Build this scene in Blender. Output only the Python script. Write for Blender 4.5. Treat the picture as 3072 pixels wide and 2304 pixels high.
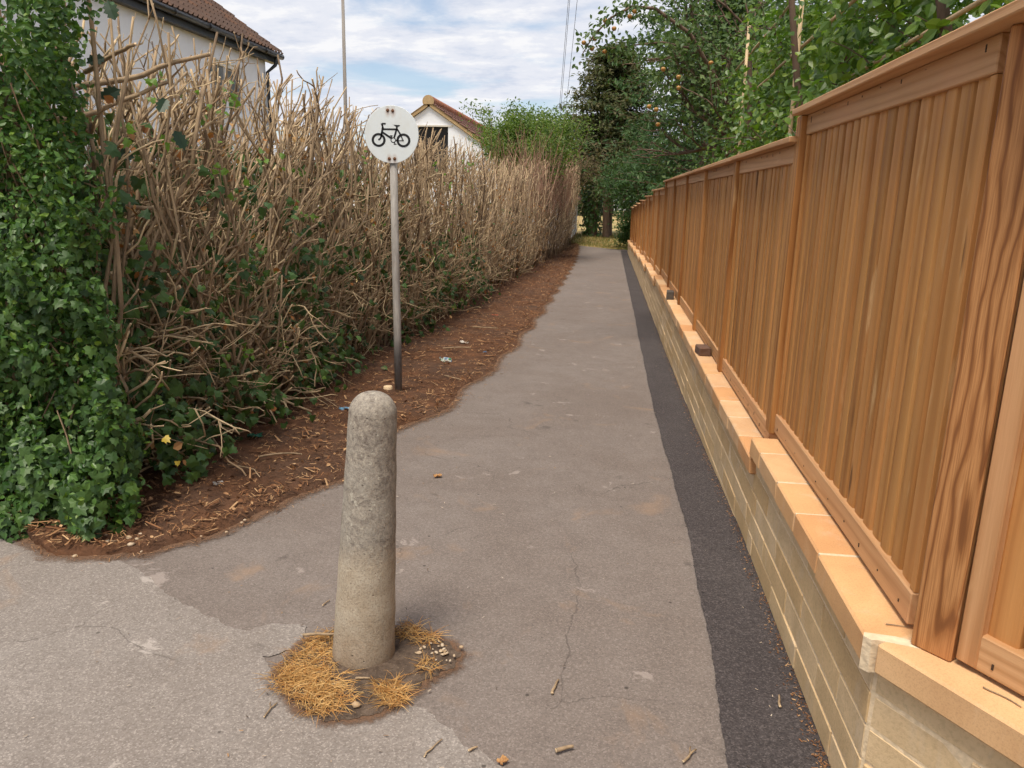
import bpy, math, random
import numpy as np
from mathutils import Matrix, Vector

R_ = math.radians
rng = np.random.default_rng(7)
random.seed(7)
scene = bpy.context.scene
for o in list(bpy.data.objects):
    bpy.data.objects.remove(o)

# ------------------------------------------------------------------ camera
CAM_H = 1.55
yaw, pitch, roll = R_(7.058), R_(13.825), R_(1.155)
_f = np.array([-math.sin(yaw) * math.cos(pitch), math.cos(yaw) * math.cos(pitch), -math.sin(pitch)])
_r = np.array([math.cos(yaw), math.sin(yaw), 0.0])
_u = np.cross(_r, _f)
_R = _r * math.cos(roll) + _u * math.sin(roll)
_U = -_r * math.sin(roll) + _u * math.cos(roll)
cam_d = bpy.data.cameras.new('camera')
cam_d.sensor_width = 36.0
cam_d.lens = 2290.0 / 3072.0 * 36.0
cam_d.clip_start = 0.05
cam_d.clip_end = 2000.0
cam = bpy.data.objects.new('camera', cam_d)
scene.collection.objects.link(cam)
cam.matrix_world = Matrix(((_R[0], _U[0], -_f[0], 0), (_R[1], _U[1], -_f[1], 0), (_R[2], _U[2], -_f[2], CAM_H), (0, 0, 0, 1)))
scene.camera = cam

# ------------------------------------------------------------------ world
SUN_EL, SUN_AZ = R_(68), R_(200)      # azimuth clockwise from +Y: high, behind the camera and to its left
world = bpy.data.worlds.new('World')
scene.world = world
world.use_nodes = True
wn, wl = world.node_tree.nodes, world.node_tree.links
wn.clear()
w_out = wn.new('ShaderNodeOutputWorld')
w_bg = wn.new('ShaderNodeBackground')
w_bg.inputs['Strength'].default_value = 0.1
wl.new(w_bg.outputs[0], w_out.inputs[0])
w_sky = wn.new('ShaderNodeTexSky')
w_sky.sky_type = 'NISHITA'
w_sky.sun_disc = False
w_sky.sun_elevation = SUN_EL
w_sky.sun_rotation = SUN_AZ
w_tc = wn.new('ShaderNodeTexCoord')
w_sep = wn.new('ShaderNodeSeparateXYZ')
wl.new(w_tc.outputs['Generated'], w_sep.inputs[0])
def wmath(op, a, b=None, clamp=False):
    n = wn.new('ShaderNodeMath'); n.operation = op; n.use_clamp = clamp
    for i, v in enumerate((a, b)):
        if v is None: continue
        if isinstance(v, (int, float)): n.inputs[i].default_value = v
        else: wl.new(v, n.inputs[i])
    return n.outputs[0]
w_z = wmath('ADD', wmath('MAXIMUM', w_sep.outputs[2], 0.0), 0.16)
w_px = wmath('DIVIDE', w_sep.outputs[0], w_z)
w_py = wmath('DIVIDE', w_sep.outputs[1], w_z)
w_cmb = wn.new('ShaderNodeCombineXYZ')
wl.new(wmath('MULTIPLY', w_px, 0.75), w_cmb.inputs[0])
wl.new(w_py, w_cmb.inputs[1])
def wnoise(scale, detail, rough, dist, off):
    m = wn.new('ShaderNodeMapping'); m.inputs['Location'].default_value = off
    wl.new(w_cmb.outputs[0], m.inputs[0])
    n = wn.new('ShaderNodeTexNoise'); n.inputs['Scale'].default_value = scale
    n.inputs['Detail'].default_value = detail; n.inputs['Roughness'].default_value = rough
    n.inputs['Distortion'].default_value = dist
    wl.new(m.outputs[0], n.inputs['Vector'])
    return n.outputs['Fac']
def wramp(fac, stops):
    r = wn.new('ShaderNodeValToRGB')
    while len(r.color_ramp.elements) > len(stops): r.color_ramp.elements.remove(r.color_ramp.elements[-1])
    while len(r.color_ramp.elements) < len(stops): r.color_ramp.elements.new(0.5)
    for e, (p, c) in zip(r.color_ramp.elements, stops): e.position = p; e.color = (*c, 1)
    r.color_ramp.interpolation = 'EASE'
    wl.new(fac, r.inputs[0])
    return r.outputs[0]
cover = wramp(wnoise(1.7, 7, 0.55, 0.4, (3.1, 1.7, 0)), [(0.34, (0.15, 0.15, 0.15)), (0.50, (1, 1, 1))])
shade = wramp(wnoise(5.4, 8, 0.64, 0.1, (7.3, 4.1, 2)), [(0.34, (4.4, 4.75, 5.55)), (0.50, (5.4, 5.55, 6.05)), (0.62, (6.3, 6.3, 6.45))])
w_mix = wn.new('ShaderNodeMixRGB')
wl.new(cover, w_mix.inputs[0])
w_blue = wn.new('ShaderNodeMixRGB'); w_blue.blend_type = 'MULTIPLY'; w_blue.inputs[0].default_value = 1.0
wl.new(w_sky.outputs[0], w_blue.inputs[1]); w_blue.inputs[2].default_value = (1.0, 1.0, 1.0, 1)
wl.new(w_blue.outputs[0], w_mix.inputs[1])
wl.new(shade, w_mix.inputs[2])
wl.new(w_mix.outputs[0], w_bg.inputs['Color'])

sun_d = bpy.data.lights.new('sun', 'SUN')
sun_d.energy = 3.0
sun_d.angle = R_(20)
sun_d.color = (1.0, 0.92, 0.80)
sun = bpy.data.objects.new('sun', sun_d)
scene.collection.objects.link(sun)
_sd = Vector((math.sin(SUN_AZ) * math.cos(SUN_EL), math.cos(SUN_AZ) * math.cos(SUN_EL), math.sin(SUN_EL)))
sun.rotation_euler = _sd.to_track_quat('Z', 'Y').to_euler()
sun.location = _sd * 50

vs = scene.view_settings
vs.view_transform = 'Standard'
vs.look = 'None'
vs.exposure = 0.6
vs.gamma = 1.0
vs.use_curve_mapping = False
cy = scene.cycles
cy.use_adaptive_sampling = True; cy.adaptive_threshold = 0.03; cy.adaptive_min_samples = 16
cy.max_bounces = 5; cy.diffuse_bounces = 3; cy.glossy_bounces = 2; cy.transmission_bounces = 3; cy.transparent_max_bounces = 4
cy.caustics_reflective = False; cy.caustics_refractive = False

# ------------------------------------------------------------------ mesh helpers
class MB:
    """collects vertices and faces, builds ONE mesh object"""
    def __init__(self):
        self.V = []; self.F = []; self.n = 0
    def add(self, v, faces, mat=0):
        v = np.asarray(v, float)
        f = np.asarray(faces, int)
        self.V.append(v); self.F.append((f + self.n, mat)); self.n += len(v)
    def mesh(self, name, mats, smooth=False):
        me = bpy.data.meshes.new(name)
        V = np.concatenate(self.V) if self.V else np.zeros((0, 3))
        loops = np.concatenate([f.ravel() for f, m in self.F])
        tot = np.concatenate([np.full(len(f), f.shape[1]) for f, m in self.F])
        mi = np.concatenate([np.full(len(f), m) for f, m in self.F])
        st = np.concatenate([[0], np.cumsum(tot)[:-1]])
        me.vertices.add(len(V)); me.vertices.foreach_set('co', V.ravel())
        me.loops.add(len(loops)); me.loops.foreach_set('vertex_index', loops.astype(np.int32))
        me.polygons.add(len(tot)); me.polygons.foreach_set('loop_start', st.astype(np.int32))
        me.polygons.foreach_set('material_index', mi.astype(np.int32))
        me.polygons.foreach_set('use_smooth', np.full(len(tot), smooth))
        for m in (mats if isinstance(mats, (list, tuple)) else [mats]): me.materials.append(m)
        me.update(calc_edges=True)
        return me
    def build(self, name, mats, parent=None, smooth=False, loc=None, kind=None):
        return link(name, self.mesh(name, mats, smooth), parent, loc, kind)

def link(name, data, parent=None, loc=None, kind=None, mw=None):
    o = bpy.data.objects.new(name, data)
    scene.collection.objects.link(o)
    if parent is not None: o.parent = parent
    if loc is not None: o.location = loc
    if mw is not None: o.matrix_local = mw
    if kind: o['kind'] = kind
    return o
def tag(o, label, cat=None, group=None, kind=None):
    o['label'] = label
    if cat: o['category'] = cat
    if group: o['group'] = group
    if kind: o['kind'] = kind
    return o
def thing(name, label, cat, loc=(0, 0, 0), rz=0.0, group=None):
    o = bpy.data.objects.new(name, None)
    scene.collection.objects.link(o)
    o.location = loc; o.rotation_euler = (0, 0, rz); o.empty_display_size = 0.1
    return tag(o, label, cat, group)

BOXF = np.array([[0, 3, 2, 1], [4, 5, 6, 7], [0, 1, 5, 4], [1, 2, 6, 5], [2, 3, 7, 6], [3, 0, 4, 7]])
def box(mb, lo, hi, mat=0, M=None):
    (a, b, c), (d, e, f) = lo, hi
    v = np.array([(a, b, c), (d, b, c), (d, e, c), (a, e, c), (a, b, f), (d, b, f), (d, e, f), (a, e, f)], float)
    if M is not None: v = v @ np.asarray(M)[:3, :3].T + np.asarray(M)[:3, 3]
    mb.add(v, BOXF, mat)
def cbox(mb, lo, hi, c=0.005, mat=0, jit=0.0):
    """chamfered box: 24 verts"""
    lo = np.array(lo, float); hi = np.array(hi, float)
    V = []; idx = {}
    for sx in (0, 1):
        for sy in (0, 1):
            for sz in (0, 1):
                p = np.array([(lo, hi)[sx][0], (lo, hi)[sy][1], (lo, hi)[sz][2]])
                s = np.array([1 - 2 * sx, 1 - 2 * sy, 1 - 2 * sz])
                j = rng.normal(0, jit, 3) if jit else 0
                for ax in range(3):
                    q = p + s * c; q[ax] = p[ax]
                    idx[(sx, sy, sz, ax)] = len(V); V.append(q + j)
    quads = []; tris = []
    def orient(fc):
        P = np.array([V[i] for i in fc]); n = np.cross(P[1] - P[0], P[2] - P[0])
        ctr = (lo + hi) / 2
        return fc if np.dot(n, P.mean(0) - ctr) > 0 else fc[::-1]
    for ax in range(3):
        a, b = [i for i in range(3) if i != ax]
        for s in (0, 1):
            fc = []
            for (u, w) in ((0, 0), (1, 0), (1, 1), (0, 1)):
                k = [0, 0, 0]; k[ax] = s; k[a] = u; k[b] = w
                fc.append(idx[(*k, ax)])
            quads.append(orient(fc))
        for u in (0, 1):
            for w in (0, 1):
                k0 = [0, 0, 0]; k0[a] = u; k0[b] = w; k1 = list(k0); k1[ax] = 1
                quads.append(orient([idx[(*k0, a)], idx[(*k1, a)], idx[(*k1, b)], idx[(*k0, b)]]))
    for sx in (0, 1):
        for sy in (0, 1):
            for sz in (0, 1):
                tris.append(orient([idx[(sx, sy, sz, 0)], idx[(sx, sy, sz, 1)], idx[(sx, sy, sz, 2)]]))
    V = np.array(V)
    mb.add(V, np.array(quads), mat)
    mb.add(np.zeros((0, 3)), np.array(tris) - len(V) , mat)

_tf = {}
def tube(mb, pts, rad, sides=5, mat=0, cap=None):
    pts = np.asarray(pts, float); n = len(pts)
    rad = np.broadcast_to(np.asarray(rad, float), (n,))
    t = np.gradient(pts, axis=0)
    t /= np.linalg.norm(t, axis=1)[:, None] + 1e-9
    ref = np.array([0.0, 0, 1]) if abs(t[:, 2].mean()) < 0.8 else np.array([0.577, 0.8, 0.1])
    a = np.cross(t, ref); a /= np.linalg.norm(a, axis=1)[:, None] + 1e-9
    b = np.cross(t, a)
    ang = np.arange(sides) * 2 * math.pi / sides
    v = pts[:, None, :] + rad[:, None, None] * (a[:, None, :] * np.cos(ang)[None, :, None] + b[:, None, :] * np.sin(ang)[None, :, None])
    key = (n, sides)
    if key not in _tf:
        i = np.arange(n - 1)[:, None] * sides; j = np.arange(sides)[None, :]; k = (j + 1) % sides
        _tf[key] = np.stack([i + j, i + sides + j, i + sides + k, i + k], -1).reshape(-1, 4)
    mb.add(v.reshape(-1, 3), _tf[key], mat)
    if cap is not None:
        last = np.arange(sides) - sides
        mb.F.append((np.array([last[::-1] + mb.n]), cap))
        mb.F.append((np.array([np.arange(sides) - n * sides + mb.n]), cap))

def lathe(mb, prof, sides=32, mat=0, squash=None):
    prof = np.array(prof, float); n = len(prof)
    ang = np.arange(sides) * 2 * math.pi / sides
    v = np.stack([prof[:, 0][:, None] * np.cos(ang), prof[:, 0][:, None] * np.sin(ang), np.repeat(prof[:, 1][:, None], sides, 1)], -1)
    i = np.arange(n - 1)[:, None] * sides; j = np.arange(sides)[None, :]; k = (j + 1) % sides
    mb.add(v.reshape(-1, 3), np.stack([i + j, i + k, i + sides + k, i + sides + j], -1).reshape(-1, 4), mat)

# leaf templates: (verts, faces); length along +Y, normal +Z, unit length
LEAF2 = (np.array([(0, 0, 0), (0.27, 0.42, 0.10), (0, 1, -0.05), (-0.27, 0.42, 0.10)]), np.array([[0, 1, 2], [0, 2, 3]]))
LEAF4 = (np.array([(0, 0, 0), (0.24, 0.3, 0.07), (0.22, 0.65, 0.04), (0, 1, -0.1), (-0.22, 0.65, 0.04), (-0.24, 0.3, 0.07), (0, 0.5, -0.03)]),
         np.array([[0, 1, 6], [1, 2, 6], [2, 3, 6], [3, 4, 6], [4, 5, 6], [5, 0, 6]]))
NEED = (np.array([(0, 0, 0), (0.10, 0.45, 0.03), (0, 1, -0.12), (-0.10, 0.45, 0.03)]), np.array([[0, 1, 2], [0, 2, 3]]))
_iv = [(0, -0.02), (0.28, -0.10), (0.52, 0.06), (0.36, 0.34), (0.40, 0.60), (0.18, 0.62), (0, 1.0)]
_ivp = _iv + [(-x, y) for x, y in _iv[-2:0:-1]]
IVY = (np.array([(x, y, -0.12 * (abs(x) / 0.5) ** 2 - 0.1 * max(0, y - 0.6)) for x, y in _ivp] + [(0, 0.3, 0.03)]),
       np.array([[i, (i + 1) % len(_ivp), len(_ivp)] for i in range(len(_ivp))]))
_ho = [(0, 0), (0.13, 0.1), (0.26, 0.14), (0.2, 0.28), (0.34, 0.36), (0.24, 0.5), (0.33, 0.6), (0.2, 0.7), (0.22, 0.82), (0.08, 0.86), (0, 1)]
_hop = _ho + [(-x, y) for x, y in _ho[-2:0:-1]]
HOLLY = (np.array([(x, y, 0.25 * abs(x) - 0.1 * (y - .5) ** 2) for x, y in _hop] + [(0, 0.5, 0)]),
         np.array([[i, (i + 1) % len(_hop), len(_hop)] for i in range(len(_hop))]))

def unit(a): return a / (np.linalg.norm(a, axis=-1, keepdims=True) + 1e-9)
def leaf_frames(n, normal, spread, droop=0.3, rg=rng):
    """random rotation matrices: leaf normal around `normal`, leaf axis drooping"""
    nz = unit(np.broadcast_to(np.asarray(normal, float), (n, 3)) + rg.normal(0, spread, (n, 3)))
    ax = rg.normal(0, 1, (n, 3)); ax[:, 2] -= droop
    ax = unit(ax - nz * (ax * nz).sum(1)[:, None])
    return np.stack([np.cross(ax, nz), ax, nz], -1)      # columns x,y,z
def leaves(mb, tpl, pos, frames, size, mat=0, width=1.0):
    V, Fc = tpl
    n = len(pos)
    if n == 0: return
    size = np.broadcast_to(np.asarray(size, float), (n,))
    Vw = V * np.array([width, 1, 1])
    v = np.einsum('nij,kj->nki', frames, Vw) * size[:, None, None] + np.asarray(pos)[:, None, :]
    f = (Fc[None] + (np.arange(n) * len(V))[:, None, None]).reshape(-1, Fc.shape[1])
    mb.add(v.reshape(-1, 3), f, mat)

# ------------------------------------------------------------------ materials
class Mat:
    def __init__(self, name, rough=0.8, spec=0.3):
        self.m = bpy.data.materials.new(name); self.m.use_nodes = True
        self.t = self.m.node_tree; self.N = self.t.nodes; self.L = self.t.links
        self.b = self.N['Principled BSDF']
        self.b.inputs['Roughness'].default_value = rough
        self.b.inputs['Specular IOR Level'].default_value = spec
        self.tc = None
    def put(self, sock, v):
        if hasattr(v, 'is_output') or isinstance(v, bpy.types.NodeSocket): self.L.new(v, sock)
        elif isinstance(v, (tuple, list)) and len(v) == 3 and sock.type == 'RGBA': sock.default_value = (*v, 1)
        else: sock.default_value = v
    def coord(self, kind='Object', scale=(1, 1, 1), off=None, rnd=False):
        if kind == 'World':
            g = self.N.new('ShaderNodeNewGeometry'); src = g.outputs['Position']
        else:
            if self.tc is None: self.tc = self.N.new('ShaderNodeTexCoord')
            src = self.tc.outputs[kind]
        if rnd:
            oi = self.N.new('ShaderNodeObjectInfo')
            m = self.N.new('ShaderNodeVectorMath'); m.operation = 'SCALE'; m.inputs[0].default_value = (37.0, 71.0, 53.0)
            self.L.new(oi.outputs['Random'], m.inputs['Scale'])
            a = self.N.new('ShaderNodeVectorMath'); a.operation = 'ADD'
            self.L.new(src, a.inputs[0]); self.L.new(m.outputs[0], a.inputs[1]); src = a.outputs[0]
        mp = self.N.new('ShaderNodeMapping'); mp.inputs['Scale'].default_value = scale
        if off: mp.inputs['Location'].default_value = off
        self.L.new(src, mp.inputs[0])
        return mp.outputs[0]
    def noise(self, vec, scale, detail=4, rough=0.5, dist=0.0):
        n = self.N.new('ShaderNodeTexNoise'); self.L.new(vec, n.inputs['Vector'])
        for k, v in (('Scale', scale), ('Detail', detail), ('Roughness', rough), ('Distortion', dist)): n.inputs[k].default_value = v
        return n.outputs['Fac']
    def voro(self, vec, scale, feature='F1', out='Distance', rand=1.0):
        n = self.N.new('ShaderNodeTexVoronoi'); n.feature = feature; self.L.new(vec, n.inputs['Vector'])
        n.inputs['Scale'].default_value = scale; n.inputs['Randomness'].default_value = rand
        return n.outputs[out]
    def wave(self, vec, scale, dist, detail=2, dscale=1.0, axis='X'):
        n = self.N.new('ShaderNodeTexWave'); n.bands_direction = axis; self.L.new(vec, n.inputs['Vector'])
        n.inputs['Scale'].default_value = scale; n.inputs['Distortion'].default_value = dist
        n.inputs['Detail'].default_value = detail; n.inputs['Detail Scale'].default_value = dscale
        return n.outputs['Fac']
    def ramp(self, fac, stops, interp='LINEAR'):
        r = self.N.new('ShaderNodeValToRGB'); self.L.new(fac, r.inputs[0]); r.color_ramp.interpolation = interp
        el = r.color_ramp.elements
        while len(el) > len(stops): el.remove(el[-1])
        while len(el) < len(stops): el.new(0.5)
        for e, (p, c) in zip(el, stops):
            e.position = p; e.color = (*c, 1) if isinstance(c, (tuple, list)) else (c, c, c, 1)
        return r.outputs[0]
    def mix(self, fac, a, b, mode='MIX'):
        n = self.N.new('ShaderNodeMixRGB'); n.blend_type = mode
        self.put(n.inputs[0], fac); self.put(n.inputs[1], a); self.put(n.inputs[2], b)
        return n.outputs[0]
    def math(self, op, a, b=0.0, clamp=False):
        n = self.N.new('ShaderNodeMath'); n.operation = op; n.use_clamp = clamp
        self.put(n.inputs[0], a); self.put(n.inputs[1], b)
        return n.outputs[0]
    def rnd(self, island=False):
        if island: return self.N.new('ShaderNodeNewGeometry').outputs['Random Per Island']
        return self.N.new('ShaderNodeObjectInfo').outputs['Random']
    def sepz(self, vec, i=2):
        s = self.N.new('ShaderNodeSeparateXYZ'); self.L.new(vec, s.inputs[0]); return s.outputs[i]
    def color(self, c): self.put(self.b.inputs['Base Color'], c); return self
    def rough(self, c): self.put(self.b.inputs['Roughness'], c); return self
    def bump(self, h, strength=0.3, dist=0.01):
        n = self.N.new('ShaderNodeBump'); n.inputs['Strength'].default_value = strength; n.inputs['Distance'].default_value = dist
        self.L.new(h, n.inputs['Height']); self.L.new(n.outputs[0], self.b.inputs['Normal']); return self

def leaf_mat(name, cols, rough=0.45, trans=0.25, spec=0.4, objrnd=False):
    M = Mat(name, rough, spec)
    r = M.rnd(not objrnd)
    if not objrnd:
        pass
    n = len(cols)
    c = M.ramp(r, [(i / max(1, n - 1), cols[i]) for i in range(n)])
    M.color(c)
    tr = M.N.new('ShaderNodeBsdfTranslucent')
    br = M.mix(1.0, c, (1.5, 1.7, 0.7), 'MULTIPLY')
    M.L.new(br, tr.inputs[0])
    mx = M.N.new('ShaderNodeMixShader'); mx.inputs[0].default_value = trans
    M.L.new(M.b.outputs[0], mx.inputs[1]); M.L.new(tr.outputs[0], mx.inputs[2])
    M.L.new(mx.outputs[0], M.N['Material Output'].inputs[0])
    return M.m

def plain(name, col, rough=0.7, spec=0.3, metal=0.0, var=0.12, scale=30, bump=0.0):
    M = Mat(name, rough, spec)
    v = M.coord('Object')
    n = M.noise(v, scale, 4)
    c = M.mix(M.ramp(n, [(0.3, 0.0), (0.7, 1.0)]), tuple(x * (1 - var) for x in col), tuple(min(1, x * (1 + var)) for x in col))
    M.color(c); M.b.inputs['Metallic'].default_value = metal
    if bump: M.bump(n, bump, 0.01)
    return M.m

def asphalt(name, c0, c1, dark, fine=1.0, stain=True, crack=True, rough=0.92):
    M = Mat(name, rough, 0.25)
    v = M.coord('World')
    big = M.noise(v, 0.9, 5, 0.6, 0.6)
    mid = M.noise(v, 6.0, 5, 0.65)
    col = M.mix(M.ramp(big, [(0.35, 0.0), (0.62, 1.0)]), c0, c1)
    col = M.mix(M.ramp(mid, [(0.3, 0.55), (0.7, 0.0)]), col, tuple(x * 0.78 for x in c0))
    # aggregate: stones of the wearing course, light and dark
    vo = M.N.new('ShaderNodeTexVoronoi'); M.L.new(v, vo.inputs['Vector']); vo.inputs['Scale'].default_value = 210
    agg = M.sepz(vo.outputs['Color'], 0)
    col = M.mix(M.math('MULTIPLY', M.ramp(agg, [(0.0, 1.0), (0.35, 0.0)]), 0.45 * fine), col, dark)
    col = M.mix(M.math('MULTIPLY', M.ramp(agg, [(0.72, 0.0), (0.95, 1.0)]), 0.38 * fine), col, tuple(min(1, x * 1.9) for x in c1))
    g2 = M.noise(v, 75, 3, 0.7)
    col = M.mix(M.math('MULTIPLY', M.ramp(g2, [(0.36, 1.0), (0.55, 0.0)]), 0.35 * fine), col, dark)
    spots = M.voro(v, 7.0)
    col = M.mix(M.math('MULTIPLY', M.ramp(spots, [(0.035, 1.0), (0.06, 0.0)]), 0.75), col, tuple(x * 0.5 for x in dark))
    if stain:
        st = M.noise(M.coord('World', (1, 1, 1), (4.2, 9.1, 0)), 2.3, 6, 0.6, 0.8)
        col = M.mix(M.math('MULTIPLY', M.ramp(st, [(0.60, 0.0), (0.70, 1.0)]), 0.40), col, (0.30, 0.19, 0.115))
        st2 = M.noise(M.coord('World', (1, 1, 1), (14.2, 3.1, 0)), 3.1, 6, 0.65, 0.5)
        col = M.mix(M.math('MULTIPLY', M.ramp(st2, [(0.645, 0.0), (0.67, 1.0)]), 0.55), col, tuple(min(1, x * 1.65) for x in c1))
        st3 = M.noise(M.coord('World', (1, 1, 1), (1.2, 23.1, 0)), 4.0, 5, 0.6, 0.3)
        col = M.mix(M.math('MULTIPLY', M.ramp(st3, [(0.66, 0.0), (0.72, 1.0)]), 0.5), col, dark)
    h = M.math('ADD', M.math('MULTIPLY', agg, 0.5), M.math('MULTIPLY', g2, 0.8))
    if crack:
        wv = M.coord('World', (1, 1, 1))
        dn = M.N.new('ShaderNodeTexNoise'); M.L.new(wv, dn.inputs['Vector']); dn.inputs['Scale'].default_value = 5; dn.inputs['Detail'].default_value = 6
        ad = M.N.new('ShaderNodeMixRGB'); ad.blend_type = 'LINEAR_LIGHT'; ad.inputs[0].default_value = 0.10
        M.L.new(wv, ad.inputs[1]); M.L.new(dn.outputs['Color'], ad.inputs[2])
        ce = M.voro(ad.outputs[0], 0.8, 'DISTANCE_TO_EDGE')
        mask = M.ramp(M.noise(M.coord('World', (1, 1, 1), (2, 5, 0)), 1.1, 2), [(0.50, 0.0), (0.58, 1.0)])
        cr = M.math('MULTIPLY', M.ramp(ce, [(0.0, 1.0), (0.0035, 0.0)]), mask)
        col = M.mix(M.math('MULTIPLY', cr, 0.42), col, tuple(x * 0.5 for x in dark))
        h = M.math('SUBTRACT', h, M.math('MULTIPLY', cr, 1.5))
    M.color(col); M.bump(h, 0.35, 0.004)
    return M.m

def wood(name, base, light, dark, axis='Z', rnd=True, grain=1.0, con=0.6, sx=0.055):
    """softwood: growth rings stretched along the timber, a few knots, tone per piece"""
    M = Mat(name, 0.62, 0.28)
    st = {'Z': (1, 1, sx), 'Y': (1, sx, 1), 'X': (sx, 1, 1)}[axis]
    v = M.coord('Object', st, None, rnd)
    warp = M.noise(v, 5.0, 3, 0.5)
    vv = M.N.new('ShaderNodeVectorMath'); vv.operation = 'ADD'
    cmb = M.N.new('ShaderNodeCombineXYZ')
    for i in range(3): M.L.new(M.math('MULTIPLY', warp, 0.12), cmb.inputs[i])
    M.L.new(v, vv.inputs[0]); M.L.new(cmb.outputs[0], vv.inputs[1])
    ring = M.N.new('ShaderNodeTexWave'); ring.wave_type = 'RINGS'; ring.rings_direction = axis
    M.L.new(vv.outputs[0], ring.inputs['Vector'])
    ring.inputs['Scale'].default_value = 11.0 * grain; ring.inputs['Distortion'].default_value = 5.5
    ring.inputs['Detail'].default_value = 2.5; ring.inputs['Detail Scale'].default_value = 1.3
    fine = M.noise(M.coord('Object', tuple(60 if s == 1 else 1.2 for s in st), None, rnd), 6, 3, 0.6)
    col = M.mix(M.ramp(ring.outputs['Fac'], [(0.1, 0.5 - 0.5 * con), (0.9, 0.5 + 0.5 * con)]), base, light)
    col = M.mix(M.math('MULTIPLY', M.ramp(ring.outputs['Fac'], [(0.0, 1.0), (0.16, 0.0)]), 0.6 * con), col, dark)
    col = M.mix(M.math('MULTIPLY', M.ramp(fine, [(0.35, 1.0), (0.6, 0.0)]), 0.36 * con), col, dark)
    tone = M.rnd()
    col = M.mix(M.math('MULTIPLY', M.ramp(tone, [(0.0, 1.0), (0.6, 0.0)]), 0.45), col, dark)
    col = M.mix(M.math('MULTIPLY', M.ramp(tone, [(0.6, 0.0), (1.0, 1.0)]), 0.34), col, (light[0], light[1] * 0.92, light[2] * 0.95))
    blot = M.noise(M.coord('Object', tuple(3 if s == 1 else 1.0 for s in st), None, rnd), 1.6, 3, 0.5)
    col = M.mix(M.math('MULTIPLY', M.ramp(blot, [(0.45, 0.0), (0.65, 1.0)]), 0.30), col, (light[0] * 1.0, light[1] * 0.82, light[2] * 0.82))
    pale = M.noise(M.coord('Object', tuple(9 if s == 1 else 1.6 for s in st), (3, 5, 7), rnd), 2.2, 4, 0.6)
    col = M.mix(M.math('MULTIPLY', M.ramp(pale, [(0.62, 0.0), (0.74, 1.0)]), 0.45), col, (0.66, 0.44, 0.22))
    kn = M.voro(M.coord('Object', tuple(7.0 if s == 1 else 1.6 for s in st), None, rnd), 1.0)
    col = M.mix(M.math('MULTIPLY', M.ramp(kn, [(0.05, 1.0), (0.12, 0.0)]), 0.8), col, tuple(x * 0.55 for x in dark))
    M.color(col)
    M.bump(M.math('ADD', M.math('MULTIPLY', ring.outputs['Fac'], 0.5), fine), 0.18, 0.002)
    return M.m

W_BASE, W_LIGHT, W_DARK = (0.37, 0.158, 0.042), (0.55, 0.285, 0.095), (0.15, 0.053, 0.011)
M_ASPH = asphalt('path_asphalt', (0.172, 0.138, 0.118), (0.205, 0.172, 0.152), (0.064, 0.051, 0.044), 0.7)
M_FOOT = asphalt('footway_asphalt', (0.225, 0.190, 0.165), (0.265, 0.233, 0.208), (0.095, 0.077, 0.066), 0.85)
M_TAR = asphalt('fresh_tarmac', (0.056, 0.046, 0.046), (0.078, 0.066, 0.063), (0.018, 0.015, 0.015), 1.3, False, False, 0.85)
M_BOARD = wood('fence_board_wood', W_BASE, W_LIGHT, W_DARK, 'Z', True, 0.45, 0.42)
M_RAIL = wood('fence_rail_wood', (0.46, 0.250, 0.110), (0.60, 0.360, 0.180), (0.28, 0.13, 0.045), 'Y')
M_POST = wood('fence_post_wood', (0.33, 0.135, 0.034), (0.49, 0.240, 0.078), (0.15, 0.050, 0.010), 'Z', True, 0.8, 0.8)
M_RAIL_V = wood('stile_wood', (0.43, 0.215, 0.090), (0.55, 0.305, 0.145), (0.27, 0.12, 0.042), 'Z', True, 0.6, 0.6)
M_POST2 = wood('corner_post_wood', (0.28, 0.112, 0.032), (0.46, 0.220, 0.080), (0.10, 0.030, 0.006), 'Z', False, 1.5, 1.4, 0.17)

def stone(name, cols, grain=120, bumpy=0.25, rough=0.85, blotch=5.0, white=0.0):
    M = Mat(name, rough, 0.25)
    tone = M.rnd()
    n = len(cols)
    c = M.ramp(tone, [(i / (n - 1), cols[i]) for i in range(n)])
    v = M.coord('Object', (1, 1, 1), None, True)
    b = M.noise(v, blotch, 5, 0.6, 0.4)
    c = M.mix(M.math('MULTIPLY', M.ramp(b, [(0.35, 1.0), (0.6, 0.0)]), 0.35), c, tuple(x * 0.72 for x in cols[0]))
    c = M.mix(M.math('MULTIPLY', M.ramp(b, [(0.58, 0.0), (0.72, 1.0)]), 0.45), c, tuple(min(1, x * 1.18) for x in cols[-1]))
    g = M.noise(v, grain, 4, 0.7)
    c = M.mix(M.math('MULTIPLY', M.ramp(g, [(0.34, 1.0), (0.52, 0.0)]), 0.28), c, tuple(x * 0.5 for x in cols[0]))
    if white:
        w = M.noise(M.coord('Object', (1, 1, 0.35), None, True), 8, 5, 0.65, 0.5)
        c = M.mix(M.math('MULTIPLY', M.ramp(w, [(0.55, 0.0), (0.7, 1.0)]), white), c, (0.60, 0.55, 0.48))
    M.color(c); M.bump(M.math('ADD', g, M.math('MULTIPLY', b, 0.6)), bumpy, 0.004)
    return M.m
M_BLOCK = stone('buff_block', [(0.58, 0.39, 0.195), (0.67, 0.475, 0.26), (0.66, 0.49, 0.30), (0.70, 0.50, 0.275)], 90, 0.35, 0.9, 6, 0.22)
M_COPE = stone('coping_stone', [(0.58, 0.285, 0.120), (0.66, 0.38, 0.175), (0.68, 0.45, 0.245), (0.62, 0.39, 0.215)], 200, 0.12, 0.78, 4.0, 0.22)
M_MORT = plain('mortar', (0.70, 0.54, 0.35), 0.95, 0.2, 0, 0.15, 60, 0.4)
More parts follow.
